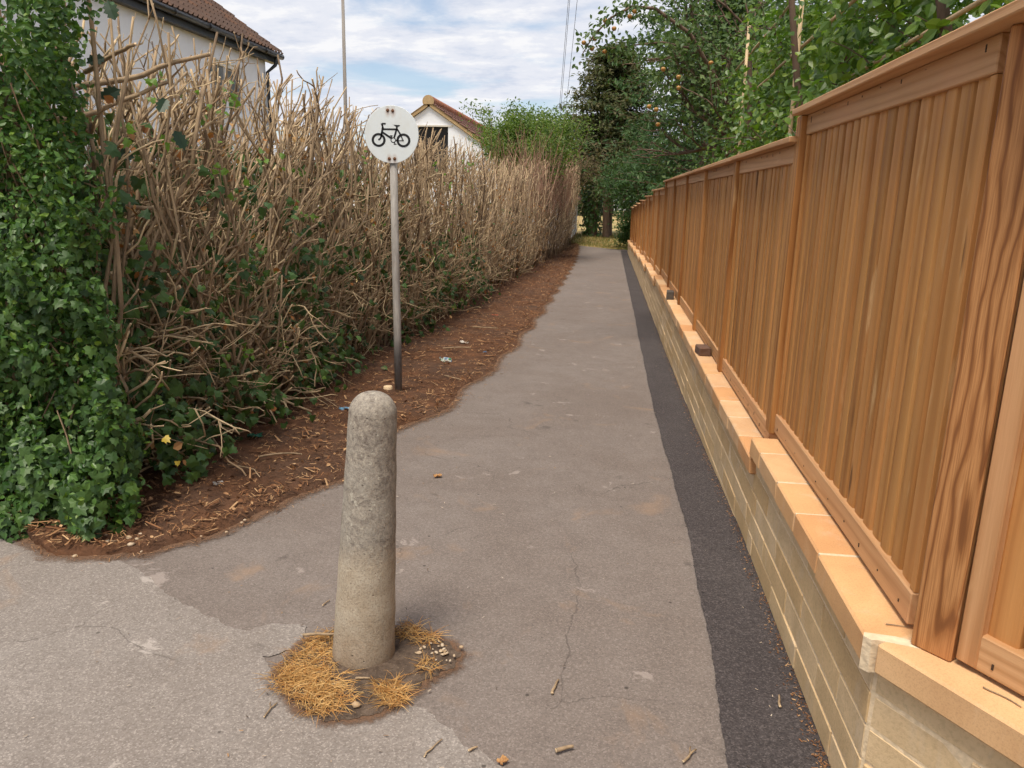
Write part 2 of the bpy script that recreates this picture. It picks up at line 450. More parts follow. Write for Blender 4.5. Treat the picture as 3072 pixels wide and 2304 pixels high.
M_MORTP = plain('pale_mortar', (0.66, 0.52, 0.35), 0.95, 0.2, 0, 0.12, 60, 0.4)

# ------------------------------------------------------------------ terrain
_gy = [-30, 3.5, 5.5, 9, 14, 22, 31, 38, 50, 90, 400]
_gz = [0, 0, -.085, -.175, -.25, -.40, -.57, -.66, -.62, -.50, -.3]
def gz(y): return np.interp(y, _gy, _gz)
def grid_sheet(name, xs, ys, dz, mat, label=None, parent=None, zfun=None):
    X, Y = np.meshgrid(xs, ys)
    Z = gz(Y) + dz
    if zfun is not None: Z = Z + zfun(X, Y)
    mb = MB(); nx, ny = len(xs), len(ys)
    i = np.arange(ny - 1)[:, None] * nx + np.arange(nx - 1)[None]
    mb.add(np.stack([X, Y, Z], -1).reshape(-1, 3), np.stack([i, i + 1, i + nx + 1, i + nx], -1).reshape(-1, 4))
    o = mb.build(name, mat, None, True, kind='structure')
    if label: o['label'] = label
    return o

# open ground: dry mown grass, garden earth nearby
MG = Mat('dry_grass_ground', 0.95, 0.15)
_v = MG.coord('World')
_n1 = MG.noise(_v, 0.35, 6, 0.65, 0.5); _n2 = MG.noise(_v, 6, 5, 0.7)
_c = MG.mix(MG.ramp(_n1, [(0.38, 0.0), (0.62, 1.0)]), (0.48, 0.33, 0.15), (0.22, 0.21, 0.075))
_c = MG.mix(MG.math('MULTIPLY', MG.ramp(_n2, [(0.35, 1.0), (0.6, 0.0)]), 0.5), _c, (0.16, 0.10, 0.05))
MG.color(_c).bump(_n2, 0.6, 0.05)
_xs = np.concatenate([[-400, -150, -60, -20, -8, -4], np.arange(-3, 3.01, 0.5), [5, 9, 20, 60, 150, 400]])
_ys = np.concatenate([[-60, -20, -8, -3, 0, 1.5], np.arange(3, 40, 0.5), [42, 46, 50, 60, 75, 90, 150, 250, 400]])
grid_sheet('ground', _xs, _ys, -0.035, MG.m, 'dry grass ground and field around the path')

# asphalt path, wide at the front where it meets the footway
def left_soil(y): return np.interp(y, [3.07, 3.37, 3.93, 5.04, 5.72, 7.79, 11.2, 16.5, 24.5, 33, 38], [-1.72, -1.58, -1.45, -1.40, -1.24, -1.10, -1.03, -1.04, -1.12, -1.35, -1.6])
mb = MB()
ys = np.concatenate([[-8.0, -3, 0], np.arange(1, 5, 0.25), np.arange(5, 35.1, 0.5)])
xl = np.where(ys < 3.4, -12.0, left_soil(ys) - 0.35); xr = np.where(ys < 1.3, 6.0, 0.72)
end = np.array([-0.0] * len(ys)); 
L = np.stack([xl, ys, gz(ys)], -1); Rr = np.stack([xr, ys, gz(ys)], -1)
Rr[-1, 1] = 33.2; L[-1, 1] = 36.8; L[-1, 2] = gz(36.8); L[-2, 1] = 35.5; Rr[-2, 1] = 32.9
n = len(ys); k = 8
P = L[:, None] * (1 - np.linspace(0, 1, k))[None, :, None] + Rr[:, None] * np.linspace(0, 1, k)[None, :, None]
P[..., 2] = gz(P[..., 1])
i = np.arange(n - 1)[:, None] * k + np.arange(k - 1)[None]
mb.add(P.reshape(-1, 3), np.stack([i, i + 1, i + k + 1, i + k], -1).reshape(-1, 4))
o = mb.build('path', M_ASPH, None, True, kind='structure'); o['label'] = 'worn grey asphalt footpath running between hedge and fence'

def ragged(pts, step=0.03, amp=0.012, seed=1, freq=(5, 13, 31)):
    """resample a polyline and make it uneven"""
    pts = np.array(pts, float); seg = np.linalg.norm(np.diff(pts, axis=0), axis=1); s = np.concatenate([[0], np.cumsum(seg)])
    t = np.arange(0, s[-1], step); x = np.interp(t, s, pts[:, 0]); y = np.interp(t, s, pts[:, 1])
    rg = np.random.default_rng(seed)
    d = sum(rg.normal(0, 1, 1) * np.sin(t * f + rg.uniform(0, 6)) / (i + 1) for i, f in enumerate(freq)) + rg.normal(0, .35, len(t))
    tx, ty = np.gradient(x), np.gradient(y); l = np.hypot(tx, ty) + 1e-9
    return np.stack([x - ty / l * d * amp, y + tx / l * d * amp], -1)
def strip_between(name, A, B, dz, mat, label, k=2):
    """sheet between two outlines with the same number of points"""
    mb = MB(); n = len(A); t = np.linspace(0, 1, k)
    P = A[:, None] * (1 - t)[None, :, None] + B[:, None] * t[None, :, None]
    P3 = np.concatenate([P, (gz(P[..., 1]) + dz)[..., None]], -1)
    i = np.arange(n - 1)[:, None] * k + np.arange(k - 1)[None]
    mb.add(P3.reshape(-1, 3), np.stack([i, i + 1, i + k + 1, i + k], -1).reshape(-1, 4))
    o = mb.build(name, mat, None, False, kind='structure'); o['label'] = label
    return o
# lighter footway in front
edge = ragged([(-9, 3.4), (-4.5, 3.05), (-3.0, 2.92), (-2.45, 2.80), (-2.0, 2.74), (-1.834, 2.671), (-1.62, 2.50), (-1.45, 2.40), (-1.266, 2.33), (-1.154, 2.405), (-1.03, 2.40), (-1.021, 2.261), (-1.12, 2.19), (-1.00, 2.06), (-0.80, 1.98),
               (-0.532, 2.012), (-0.36, 1.889), (-0.209, 1.80), (0.0, 1.70), (0.22, 1.72), (0.36, 1.62), (0.6, 1.35), (1.4, 0.4), (5.5, -1)], 0.02, 0.013, 5, (9, 23, 51))
from mathutils.geometry import tessellate_polygon
poly = np.concatenate([edge, [(5.5, -6.0), (-9.0, -6.0)]])
tri = tessellate_polygon([[Vector((x, y, 0)) for x, y in poly]])
mb = MB(); tri = np.array([t if np.cross(poly[t[1]] - poly[t[0]], poly[t[2]] - poly[t[0]]) > 0 else t[::-1] for t in tri])
mb.add(np.concatenate([poly, np.full((len(poly), 1), 0.004)], 1), tri)
o = mb.build('footway', M_FOOT, None, False, kind='structure'); o['label'] = 'pale worn asphalt footway in front of the bollard'
# fresh black tarmac strip along the wall
edge = ragged([(0.34, 1.0), (0.395, 1.7), (0.405, 1.95), (0.425, 2.5), (0.435, 3.3), (0.415, 5.0), (0.41, 7.6), (0.42, 12), (0.42, 20), (0.43, 33.0)], 0.012, 0.0042, 9, (1.7, 6.3, 37))
wallx = edge.copy(); wallx[:, 0] = np.where(edge[:, 1] < 1.75, 0.70 + (1.75 - edge[:, 1]) * 0.64, 0.70)
strip_between('tarmac_strip', edge, wallx, 0.008, M_TAR, 'strip of fresh black tarmac along the foot of the wall', 2)

# soil bed below the hedge
MS = Mat('soil', 0.97, 0.15)
_v = MS.coord('World')
_a = MS.noise(_v, 7, 6, 0.7, 0.3); _b = MS.noise(_v, 60, 5, 0.75); _d = MS.noise(_v, 1.6, 4)
_c = MS.mix(MS.ramp(_a, [(0.32, 0.0), (0.66, 1.0)]), (0.060, 0.030, 0.018), (0.150, 0.070, 0.036))
_c = MS.mix(MS.math('MULTIPLY', MS.ramp(_d, [(0.45, 0.0), (0.62, 1.0)]), 0.5), _c, (0.085, 0.055, 0.040))
_c = MS.mix(MS.math('MULTIPLY', MS.ramp(_b, [(0.60, 0.0), (0.72, 1.0)]), 0.55), _c, (0.30, 0.18, 0.10))
_c = MS.mix(MS.math('MULTIPLY', MS.ramp(_b, [(0.30, 1.0), (0.42, 0.0)]), 0.5), _c, (0.025, 0.014, 0.010))
MS.color(_c).bump(MS.math('ADD', _b, _a), 0.8, 0.02)
M_SOIL = MS.m
SOIL_EDGE = ragged([(-6.0, 3.45), (-3.3, 3.22), (-2.75, 2.99), (-2.45, 2.83), (-2.28, 2.77), (-1.96, 2.87), (-1.72, 3.07), (-1.58, 3.37), (-1.45, 3.93), (-1.40, 5.04), (-1.24, 5.72), (-1.10, 7.79), (-1.03, 11.18), (-1.04, 16.5), (-1.12, 24.5), (-1.35, 33), (-1.6, 38)], 0.03, 0.020, 3, (4, 11, 27))
def soil_h(x, y): return 0.012 * np.sin(x * 9 + y * 4) + 0.010 * np.sin(x * 23 - y * 17) + 0.008 * np.sin(y * 31 + x * 5)
mb = MB(); A = SOIL_EDGE; B = np.stack([np.minimum(A[:, 0] - 1.0, -3.6), np.maximum(A[:, 1], 3.5) + 0.1], -1)
us = np.array([0, .008, .025, .06, .12, .2, .3, .42, .56, .75, 1.0]); hs = np.array([.001, .012, .022, .03, .036, .042, .05, .06, .07, .07, .07])
P = A[:, None] * (1 - us)[None, :, None] + B[:, None] * us[None, :, None]
Z = gz(P[..., 1]) + 0.002 + hs[None] + soil_h(P[..., 0], P[..., 1]) * (hs / .07)[None]
k = len(us); i = np.arange(len(A) - 1)[:, None] * k + np.arange(k - 1)[None]
mb.add(np.concatenate([P, Z[..., None]], -1).reshape(-1, 3), np.stack([i, i + k, i + k + 1, i + 1], -1).reshape(-1, 4))
o = mb.build('soil_bed', M_SOIL, None, True, kind='structure'); o['label'] = 'red brown soil bed under the cut hedge'
MD = Mat('soil_dust', 0.97, 0.1)
_uv = MD.N.new('ShaderNodeUVMap'); _v = MD.coord('World')
_n = MD.noise(_v, 14, 6, 0.75, 0.4); _n2 = MD.noise(_v, 90, 4, 0.7); _t = MD.sepz(_uv.outputs[0], 1)
_al = MD.ramp(MD.math('SUBTRACT', MD.math('ADD', MD.math('MULTIPLY', _n, 0.9), MD.math('MULTIPLY', _n2, 0.45)), MD.math('MULTIPLY', _t, 0.85)), [(0.30, 0.0), (0.62, 0.85)])
MD.color(MD.mix(_n2, (0.10, 0.055, 0.034), (0.21, 0.125, 0.078))); MD.put(MD.b.inputs['Alpha'], _al)
M_DUST = MD.m
def skirt(name, E, width, dz, label, closed=False, seed=0):
    """thin spread of loose soil over the asphalt outside an outline"""
    E = E[::3]; tx, ty = np.gradient(E[:, 0]), np.gradient(E[:, 1]); l = np.hypot(tx, ty) + 1e-9
    nrm = np.stack([ty / l, -tx / l], -1)
    for _ in range(12): nrm[1:-1] = (nrm[:-2] + nrm[1:-1] * 2 + nrm[2:]) / 4
    nrm /= np.linalg.norm(nrm, axis=1)[:, None]
    us_ = np.array([-0.25, 0.0, 0.3, 0.65, 1.0]); P = E[:, None] + nrm[:, None] * (us_ * width)[None, :, None]
    mb = MB(); k = len(us_); n = len(E); i = np.arange(n - 1)[:, None] * k + np.arange(k - 1)[None]
    mb.add(np.concatenate([P, (gz(P[..., 1]) + dz)[..., None]], -1).reshape(-1, 3), np.stack([i, i + k, i + k + 1, i + 1], -1).reshape(-1, 4)[:, ::-1])
    me = mb.mesh(name, M_DUST, True); uvl = me.uv_layers.new(name='UVMap')
    vi = np.empty(len(me.loops), np.int32); me.loops.foreach_get('vertex_index', vi)
    uv = np.stack([vi // k * 0.01, np.clip(us_, 0, 1)[vi % k]], -1); uvl.data.foreach_set('uv', uv.astype(np.float32).ravel())
    o = link(name, me, None, None, 'structure'); o['label'] = label
    return o
skirt('soil_dust', SOIL_EDGE, 0.16, 0.0075, 'thin scatter of loose soil on the asphalt beside the soil bed')
def soil_z(x, y):
    d = np.clip((left_soil(y) - x) / 2.0, 0, 1)
    return gz(y) + 0.002 + np.interp(d, us, hs)

# ------------------------------------------------------------------ boundary wall
XW, XC, XP = 0.687, 0.657, 0.745
Y0, S = 3.438, 1.651
NP = 18
POSTY = [Y0 + i * S for i in range(NP)]
# (start y, end y, coping top z, fence top z)
STEPS = [0, 5, 7, 9, 11, 13, 15, 17]
ZC = [.536, .449, .366, .281, .194, .106, .018, -.07]
ZT = [1.894, 1.790, 1.691, 1.593, 1.496, 1.400, 1.305, 1.21]
SEG = []
ya = 1.745
for k_, pi in enumerate(STEPS):
    yb = POSTY[pi] - 0.06 if pi else POSTY[0] - 0.10
    SEG.append((ya, yb, ZC[k_], ZT[k_])); ya = yb - 0.03
CH, CL = 0.095, 0.425                 # course height, block length (joint included)
wall = thing('boundary_wall', 'low wall of buff blocks with peach coping stones, stepping down along the path', 'wall', (XW, 1.745, 0))
OX = np.array([XW, 1.745, 0])
DIRR = np.array([0.55, -0.835, 0]); DIRR /= np.linalg.norm(DIRR)       # direction of the angled return
core = MB(); n_blocks = 0; far_blocks = MB(); blocks = []
meshes = {}
def block_mesh(lx, h, v):
    key = (round(lx, 3), round(h, 3), v)
    if key not in meshes:
        m = MB(); cbox(m, (0, 0, 0), (0.10, lx, h), 0.0022, 0, 0.0010); meshes[key] = m.mesh('block', M_BLOCK)
    return meshes[key]
for s_i, (ya, yb, zc, zt) in enumerate(SEG):
    zb = zc - 0.078
    box(core, (XW + 0.0025, ya + 0.002, -1.0), (XW + 0.2, yb + 0.001, zb - 0.001))
    rows = int((zb + 1.0) / CH)
    for r in range(rows):
        z1 = 0.474 - CH * (r + s_i) if True else 0
        z0 = z1 - CH + 0.009
        if z1 > zb + 0.003: z1 = zb
        if z1 < gz(ya) - 0.7 or z1 - z0 < 0.02: continue
        if z1 < min(gz(ya), gz(yb)) - 0.02: continue
        off = (0.0, 0.22, 0.11, 0.31)[(r + s_i) % 4]
        y = ya - (off if s_i else (0.0 if r % 2 else 0.2)); 
        first = True
        while y < yb:
            a = max(y, ya); b = min(y + CL - 0.009, yb)
            if b - a > 0.03:
                prot = rng.normal(0, 0.0012)
                if a < 10.5: blocks.append((a, b, z0, z1, prot))
                else: cbox(far_blocks, (XW + prot, a, z0), (XW + 0.1, b, z1), 0.004)
            y += CL
core_o = None
mv = core.V
for i_ in range(len(mv)): mv[i_] = mv[i_] - OX
# the angled return: its own bricks, built along DIRR
RET = np.eye(4); RET[:3, 0] = np.array([-DIRR[1], DIRR[0], 0]) * 1.0; RET[:3, 1] = DIRR; RET[:3, 2] = (0, 0, 1); RET[:3, 3] = (0, 0, 0)
# local x of the return = inward normal (away from path), so that its face is at x=0
RET[:3, 0] = np.cross(DIRR, (0, 0, 1)) * -1.0
if np.dot(RET[:3, 0], (1, 0, 0)) < 0: RET[:3, 0] *= -1
Mret = Matrix(RET.tolist())
box(core, (0.0025, 0.0, -0.3), (0.2, 2.6, 0.457), 0, RET)
core.build('mortar', M_MORT, wall)
for (a, b, z0, z1, prot) in blocks:
    link('block', block_mesh(b - a, z1 - z0, random.randrange(3)), wall, (prot, a - 1.745, z0))
for r in range(6):
    z1 = 0.474 - CH * r; z0 = z1 - CH + 0.009
    z1 = min(z1, 0.457)
    y = 0.012; first = (0.42 if r % 2 == 0 else 0.24)
    while y < 2.5:
        ln = first if first else CL - 0.009; first = None
        o = link('block', block_mesh(ln, z1 - z0, random.randrange(3)), wall)
        o.matrix_local = Mret @ Matrix.Translation((rng.normal(0, .0012), y, z0)); y += ln + 0.009
fv = far_blocks.V
for i_ in range(len(fv)): fv[i_] = fv[i_] - OX
far_blocks.build('far_blocks', M_BLOCK, wall, kind='stuff')
# coping
def cope_mesh(ln, v):
    key = ('c', round(ln, 3), v)
    if key not in meshes:
        m = MB(); cbox(m, (0, 0, 0), (0.24, ln, 0.078), 0.006, 0, 0.001); meshes[key] = m.mesh('coping_stone', M_COPE)
    return meshes[key]
cmort = MB()
for s_i, (ya, yb, zc, zt) in enumerate(SEG):
    y = ya; lens = []
    first = [0.45, 0.30, 0.295] if s_i == 0 else []
    while y < yb - 0.01:
        ln = first.pop(0) if first else 0.335
        if yb - (y + ln) < 0.16: ln = yb - y
        link('coping_stone', cope_mesh(ln - 0.009, random.randrange(3)), wall, (XC - XW + rng.normal(0, .0015), y - 1.745, zc - 0.078 + rng.normal(0, .001)))
        if y > ya: box(cmort, (XC - XW + 0.004, y - 0.011 - 1.745, zc - 0.074), (0.2, y + 0.002 - 1.745, zc - 0.0025))
        y += ln
    # rough bedding mortar on the cut end at every step
    if s_i: box(cmort, (0.006, ya - 0.004 - 1.745, zc - 0.07), (0.19, ya + 0.004 - 1.745, zc - 0.006))
# mitred corner stone of the return and its mortar
y = 0.0
for ln in (1.05, 0.7, 0.7):
    o = link('coping_stone', cope_mesh(ln - 0.009, 1), wall)
    o.matrix_local = Mret @ Matrix.Translation((-0.03, y + 0.020, 0.458)); y += ln
w_ = MB()
pts = [(-0.0345, -0.012, 0.456), (-0.012, -0.028, 0.456), (0.10, 0.03, 0.456), (0.10, 0.06, 0.456), (0.06, 0.06, 0.456)]
lo_ = np.array([(-0.030, 0.012), (-0.036, -0.004), (-0.022, -0.022), (-0.008, -0.020), (0.05, -0.034), (0.11, -0.05), (0.15, -0.04), (0.11, -0.022), (0.04, 0.004)])
top = np.concatenate([lo_, np.full((len(lo_), 1), 0.5375)], 1); bot = np.concatenate([lo_, np.full((len(lo_), 1), 0.450)], 1)
nl = len(lo_)
w_.add(np.concatenate([bot, top]), np.array([[i, (i + 1) % nl, nl + (i + 1) % nl, nl + i] for i in range(nl)]))
w_.F.append((np.array([[nl + i for i in range(nl)]]), 0))
w_.build('corner_mortar', M_MORTP, wall)
cmort.build('coping_mortar', M_MORTP, wall)

# ------------------------------------------------------------------ fence
fence = thing('close_board_fence', 'new orange brown timber fence with posts and capped panels on the low wall', 'fence', (XP, Y0, 0))
OF = np.array([XP, Y0, 0.0])
def post(yc, z0, z1, w=0.085, mat=M_POST, x0=0.0):
    m = MB(); cbox(m, (-0.0, -w / 2, 0), (0.09, w / 2, z1 - z0), 0.003)
    return m.build('post', mat, fence, False, (x0, yc - Y0, z0))
def board_mesh(w, h, v):
    """feather edge board, thick edge proud; faces the path (-x)"""
    m = MB()
    tk = 0.027 + 0.002 * v
    prof = [(-0.004, -0.003), (-0.004, 0.010), (-tk * 0.6, 0.0115), (-tk * 0.93, 0.0145), (-tk, 0.019), (-tk - 0.001, w * 0.6), (-tk * 0.98, w - 0.008), (-tk * 0.85, w - 0.003), (-tk * 0.5, w - 0.001), (-0.004, w), (-0.004, w + 0.003), (0, w + 0.003), (0, -0.003)]
    n = len(prof)
    v0 = [(x, y, 0) for x, y in prof]; v1 = [(x, y, h) for x, y in prof]
    m.add(v0 + v1, [[i, (i + 1) % n, n + (i + 1) % n, n + i] for i in range(n)])
    m.F.append((np.array([[i for i in range(n)][::-1]]), 0)); m.F.append((np.array([[n + i for i in range(n)]]), 0))
    return m.mesh('board', M_BOARD)
M_NAIL = plain('nail_head', (0.07, 0.045, 0.03), 0.6, 0.4, 0.5)
BX = 0.064           # boards' back plane behind the post face
def panel(ya, yb, zc, zt, parent, idx, sep=True):
    """panel between two posts; parts are children of the bottom rail's panel object"""
    L_ = yb - ya
    m = MB(); cbox(m, (0.020, 0, 0), (0.066, L_, 0.085), 0.003)
    p = m.build('fence_panel', M_RAIL, parent, False, (0, ya, zc + 0.012))
    zb, ztop = 0.070, zt - zc - 0.012
    m = MB(); cbox(m, (0.022, 0.001, 0), (0.066, L_ - 0.001, 0.078), 0.003)
    m.build('top_rail', M_RAIL, p, False, (0, 0, ztop - 0.078))
    m = MB(); cbox(m, (-0.032, -0.30 if idx == 0 else -0.047, 0.003 if idx == 99 else 0), (0.095, L_ + 0.046, 0.027 if idx == 99 else 0.024), 0.003)
    m.build('cap_rail', M_RAIL, p, False, (0, 0, ztop))
    for yy in (0.0, L_ - 0.03):
        m = MB(); cbox(m, (0.026, 0.001, 0), (0.0645, 0.029, ztop - 0.165), 0.002)
        m.build('stile', M_BOARD, p, False, (0, yy, 0.0855))
    h = ztop - 0.15 + 0.06
    nb = 19; w = (L_ - 0.06) / nb
    var = [board_mesh(w, h, v) for v in range(3)]
    if sep:
        for i in range(nb):
            link('board', var[random.randrange(3)], p, (BX + rng.normal(0, .0008), 0.03 + i * w, zb - 0.03))
    else:
        jm = MB()
        me = var[0]
        co = np.empty(len(me.vertices) * 3); me.vertices.foreach_get('co', co); co = co.reshape(-1, 3)
        fs = [list(f.vertices) for f in me.polygons if len(f.vertices) == 4]
        for i in range(nb): jm.add(co + (BX, 0.03 + i * w, zb - 0.03), fs)
        jm.build('boards', M_BOARD, p, kind='stuff')
    if idx < 3 or idx == 99:
        m = MB()
        for i in range(nb):
            for zz in (0.030, ztop - 0.018):
                if i % 2: continue
                yy = 0.03 + (i + .5) * w + rng.normal(0, .01); box(m, (0.018 if zz < .1 else 0.0205, yy - .0022, zz + rng.normal(0, .008)), (0.030, yy + .0022, zz + .0045))
        m.build('nails', M_NAIL, p, kind='stuff')
    return p
segof = []
for i in range(NP):
    k_ = sum(1 for s in STEPS if i > s)
    segof.append(min(k_, len(SEG) - 1))
PW = 0.085
for i, yp in enumerate(POSTY):
    k_ = segof[i]
    post(yp, ZC[k_] + 0.001, ZT[k_] - 0.001)
for i in range(NP):
    ya = (1.79 if i == 0 else POSTY[i - 1] + PW / 2 + 0.004); yb = POSTY[i] - PW / 2 - 0.003
    k_ = segof[i]
    panel(ya - Y0, yb - Y0, ZC[k_], ZT[k_], fence, i, i < 9)
# corner post, turned between the two runs, and the return panel
m = MB(); cbox(m, (0, -0.046, 0), (0.09, 0.046, 1.893 - 0.537), 0.004)
cp = m.build('corner_post', M_POST2, fence, False)
cp.matrix_local = Matrix.Translation((0.781 - XP, 1.686 - Y0, 0.537)) @ Matrix.Rotation(R_(43), 4, 'Z')
m = MB(); cbox(m, (0.012, -0.094, 0), (0.060, -0.0475, 1.893 - 0.552), 0.003)
st2 = m.build('stile', M_RAIL_V, fence, False); st2.matrix_local = Matrix.Translation((0.783 - XP, 1.683 - Y0, 0.551)) @ Matrix.Rotation(R_(36), 4, 'Z')
rp = panel(0.0, 1.66, 0.536, 1.894, fence, 99, True)
Mr2 = Matrix(RET.tolist()); 
Mr2.translation = Vector((0.809 - XP, 1.643 - Y0, 0.548))
rp.matrix_local = Mr2

# ------------------------------------------------------------------ loose bricks on the coping
MBR = stone('old_brick', [(0.12, 0.070, 0.048), (0.17, 0.095, 0.066)], 60, 0.7, 0.95, 12)
MBR2 = stone('weathered_brick', [(0.085, 0.070, 0.058), (0.12, 0.10, 0.082)], 60, 0.7, 0.95, 12)
def brick(name, x, y, z, sx, sy, sz, rz, mat, label):
    m = MB(); cbox(m, (-sx / 2, -sy / 2, 0), (sx / 2, sy / 2, sz), 0.007, 0, 0.003)
    o = m.build(name, mat, None, False, (x, y, z)); o.rotation_euler = (0, 0, rz)
    return tag(o, label, 'brick')
brick('loose_brick', 0.712, 5.64, 0.4495, 0.095, 0.17, 0.062, R_(4), MBR, 'red brown loose brick lying on the wall coping, nearer of the two')
brick('loose_brick', 0.700, 8.86, 0.4495, 0.085, 0.20, 0.085, R_(-3), MBR2, 'grey weathered loose brick on the wall coping, farther of the two')

# ------------------------------------------------------------------ bollard
MC = Mat('bollard_concrete', 0.93, 0.2)
_v = MC.coord('Object')
_z = MC.sepz(_v)
_e = MC.noise(_v, 4.5, 5, 0.65, 0.5)
_lim = MC.math('ADD', MC.math('MULTIPLY', MC.math('SUBTRACT', _e, 0.5), 0.28), _z)
_up = MC.ramp(_lim, [(0.36, 0.0), (0.46, 1.0)])
_g = MC.noise(_v, 55, 6, 0.75); _g2 = MC.noise(_v, 160, 4, 0.7); _p = MC.voro(_v, 26); _b = MC.noise(_v, 10, 5, 0.65)
_low = MC.mix(MC.ramp(_b, [(0.35, 0.0), (0.65, 1.0)]), (0.34, 0.27, 0.19), (0.45, 0.385, 0.295))
_hi = MC.mix(MC.ramp(_g, [(0.38, 0.0), (0.62, 1.0)]), (0.15, 0.122, 0.102), (0.38, 0.33, 0.265))
_hi = MC.mix(MC.math('MULTIPLY', MC.ramp(_b, [(0.38, 0.0), (0.62, 1.0)]), 0.6), _hi, (0.36, 0.325, 0.27))
_hi = MC.mix(MC.math('MULTIPLY', MC.ramp(MC.noise(_v, 34, 3, 0.6), [(0.62, 0.0), (0.68, 1.0)]), 0.8), _hi, (0.46, 0.42, 0.34))
_c = MC.mix(_up, _low, _hi)
_c = MC.mix(MC.ramp(MC.math('ADD', _z, MC.math('MULTIPLY', _e, 0.16)), [(0.06, 0.75), (0.22, 0.0)]), _c, (0.22, 0.135, 0.075))
_c = MC.mix(MC.math('MULTIPLY', MC.ramp(_p, [(0.045, 1.0), (0.09, 0.0)]), 0.5), _c, (0.07, 0.055, 0.045))
_c = MC.mix(MC.math('MULTIPLY', MC.ramp(_g2, [(0.36, 1.0), (0.5, 0.0)]), 0.4), _c, (0.09, 0.07, 0.055))
_c = MC.mix(MC.ramp(MC.noise(_v, 9, 3, 0.5), [(0.70, 0.0), (0.74, 0.7)]), _c, (0.33, 0.22, 0.07))
MC.color(_c)
MC.bump(MC.math('SUBTRACT', MC.math('ADD', _g, MC.math('MULTIPLY', _g2, 0.5)), MC.math('MULTIPLY', MC.ramp(_p, [(0.04, 1.0), (0.10, 0.0)]), 0.9)), 0.6, 0.005)
prof = [(0.112, -0.15)]
for z in np.linspace(0, 0.87, 34): prof.append((0.106 - 0.030 * (z / 0.87) + 0.0008 * math.sin(z * 40), z))
for a in np.linspace(0, 90, 14)[1:]: prof.append((0.076 * math.cos(R_(a)) ** 0.9 + 0.0005, 0.87 + 0.072 * math.sin(R_(a))))
mb = MB(); lathe(mb, prof, 56)
V = mb.V[0]; nz = rng.normal(0, 1, len(V)); V[:, :2] *= (1 + 0.0022 * nz)[:, None]
bol = mb.build('bollard', MC.m, None, True, (-0.773, 2.245, 0.0)); bol.rotation_euler = (R_(-1.5), R_(3.1), 0)
tag(bol, 'leaning round-topped concrete bollard with weathered grey upper half', 'bollard')

# soil patch, dry grass and stones round the bollard's foot
ang = np.linspace(0, 2 * math.pi, 90, endpoint=False)
outl = [(-1.03, 2.16), (-0.98, 2.05), (-0.88, 1.95), (-0.78, 1.90), (-0.66, 1.93), (-0.58, 2.03), (-0.54, 2.12), (-0.46, 2.22), (-0.44, 2.29), (-0.50, 2.36), (-0.60, 2.42), (-0.75, 2.42), (-0.90, 2.38), (-1.0, 2.29), (-1.03, 2.16)]
e = ragged(outl, 0.01, 0.010, 12, (17, 41, 77)); ctr = np.array([-0.757, 2.2])
mb = MB(); fr = np.array([1.0, 0.93, 0.8, 0.55, 0.2]); hh = np.array([0.0105, 0.013, 0.017, 0.022, 0.026])
P = ctr + (e - ctr)[:, None] * fr[None, :, None]
Z = hh[None] + 0.004 * np.sin(P[..., 0] * 60) * np.sin(P[..., 1] * 50) * (fr[None] < 1)
n, k = len(e), len(fr); i = np.arange(n)[:, None]; j = np.arange(k - 1)[None]; i2 = (i + 1) % n
mb.add(np.concatenate([P, Z[..., None]], -1).reshape(-1, 3), np.stack([i * k + j, i2 * k + j, i2 * k + j + 1, i * k + j + 1], -1).reshape(-1, 4))
MS2 = Mat('grey_soil', 0.97, 0.15); _v = MS2.coord('World'); _a = MS2.noise(_v, 25, 6, 0.7); _b = MS2.noise(_v, 110, 4, 0.75)
_c = MS2.mix(MS2.ramp(_a, [(0.32, 0.0), (0.66, 1.0)]), (0.055, 0.038, 0.028), (0.16, 0.115, 0.085)); _c = MS2.mix(MS2.math('MULTIPLY', MS2.ramp(_b, [(0.6, 0.0), (0.72, 1.0)]), 0.6), _c, (0.36, 0.27, 0.18))
MS2.color(_c).bump(MS2.math('ADD', _a, _b), 0.8, 0.012)
o = mb.build('soil_patch', MS2.m, None, True, kind='structure'); o['label'] = 'dark soil pocket in the asphalt around the bollard'

skirt('soil_dust', e[::-1] if False else e, 0.09, 0.0088, 'thin scatter of loose soil on the asphalt round the bollard')
M_STRAW = leaf_mat('straw', [(0.36, 0.17, 0.050), (0.54, 0.30, 0.10), (0.62, 0.40, 0.16), (0.46, 0.21, 0.06), (0.66, 0.46, 0.21)], 0.8, 0.15, 0.15)
mb = MB()
def blade_clump(cx, cy, n, rad, ln, up=0.35):
    for _ in range(n):
        a, r = rng.uniform(0, 6.283), rad * math.sqrt(rng.uniform())
        x, y = cx + r * math.cos(a), cy + r * math.sin(a)
        if (x + 0.757) ** 2 + (y - 2.24) ** 2 < 0.104 ** 2: continue
        l = ln * rng.uniform(0.5, 1.3); da = rng.uniform(0, 6.283); h = max(0.1, rng.normal(up, 0.22))
        t = np.linspace(0, 1, 4)
        px = x + math.cos(da) * l * t * (1 - 0.2 * h) + 0.006 * rng.normal(0, 1) * t
        py = y + math.sin(da) * l * t * (1 - 0.2 * h)
        pz = 0.016 + l * h * (t - 0.75 * t * t) * 1.6 + rng.uniform(0, .012)
        tube(mb, np.stack([px, py, pz], -1), [0.0009, 0.0009, 0.0007, 0.0002], 3)
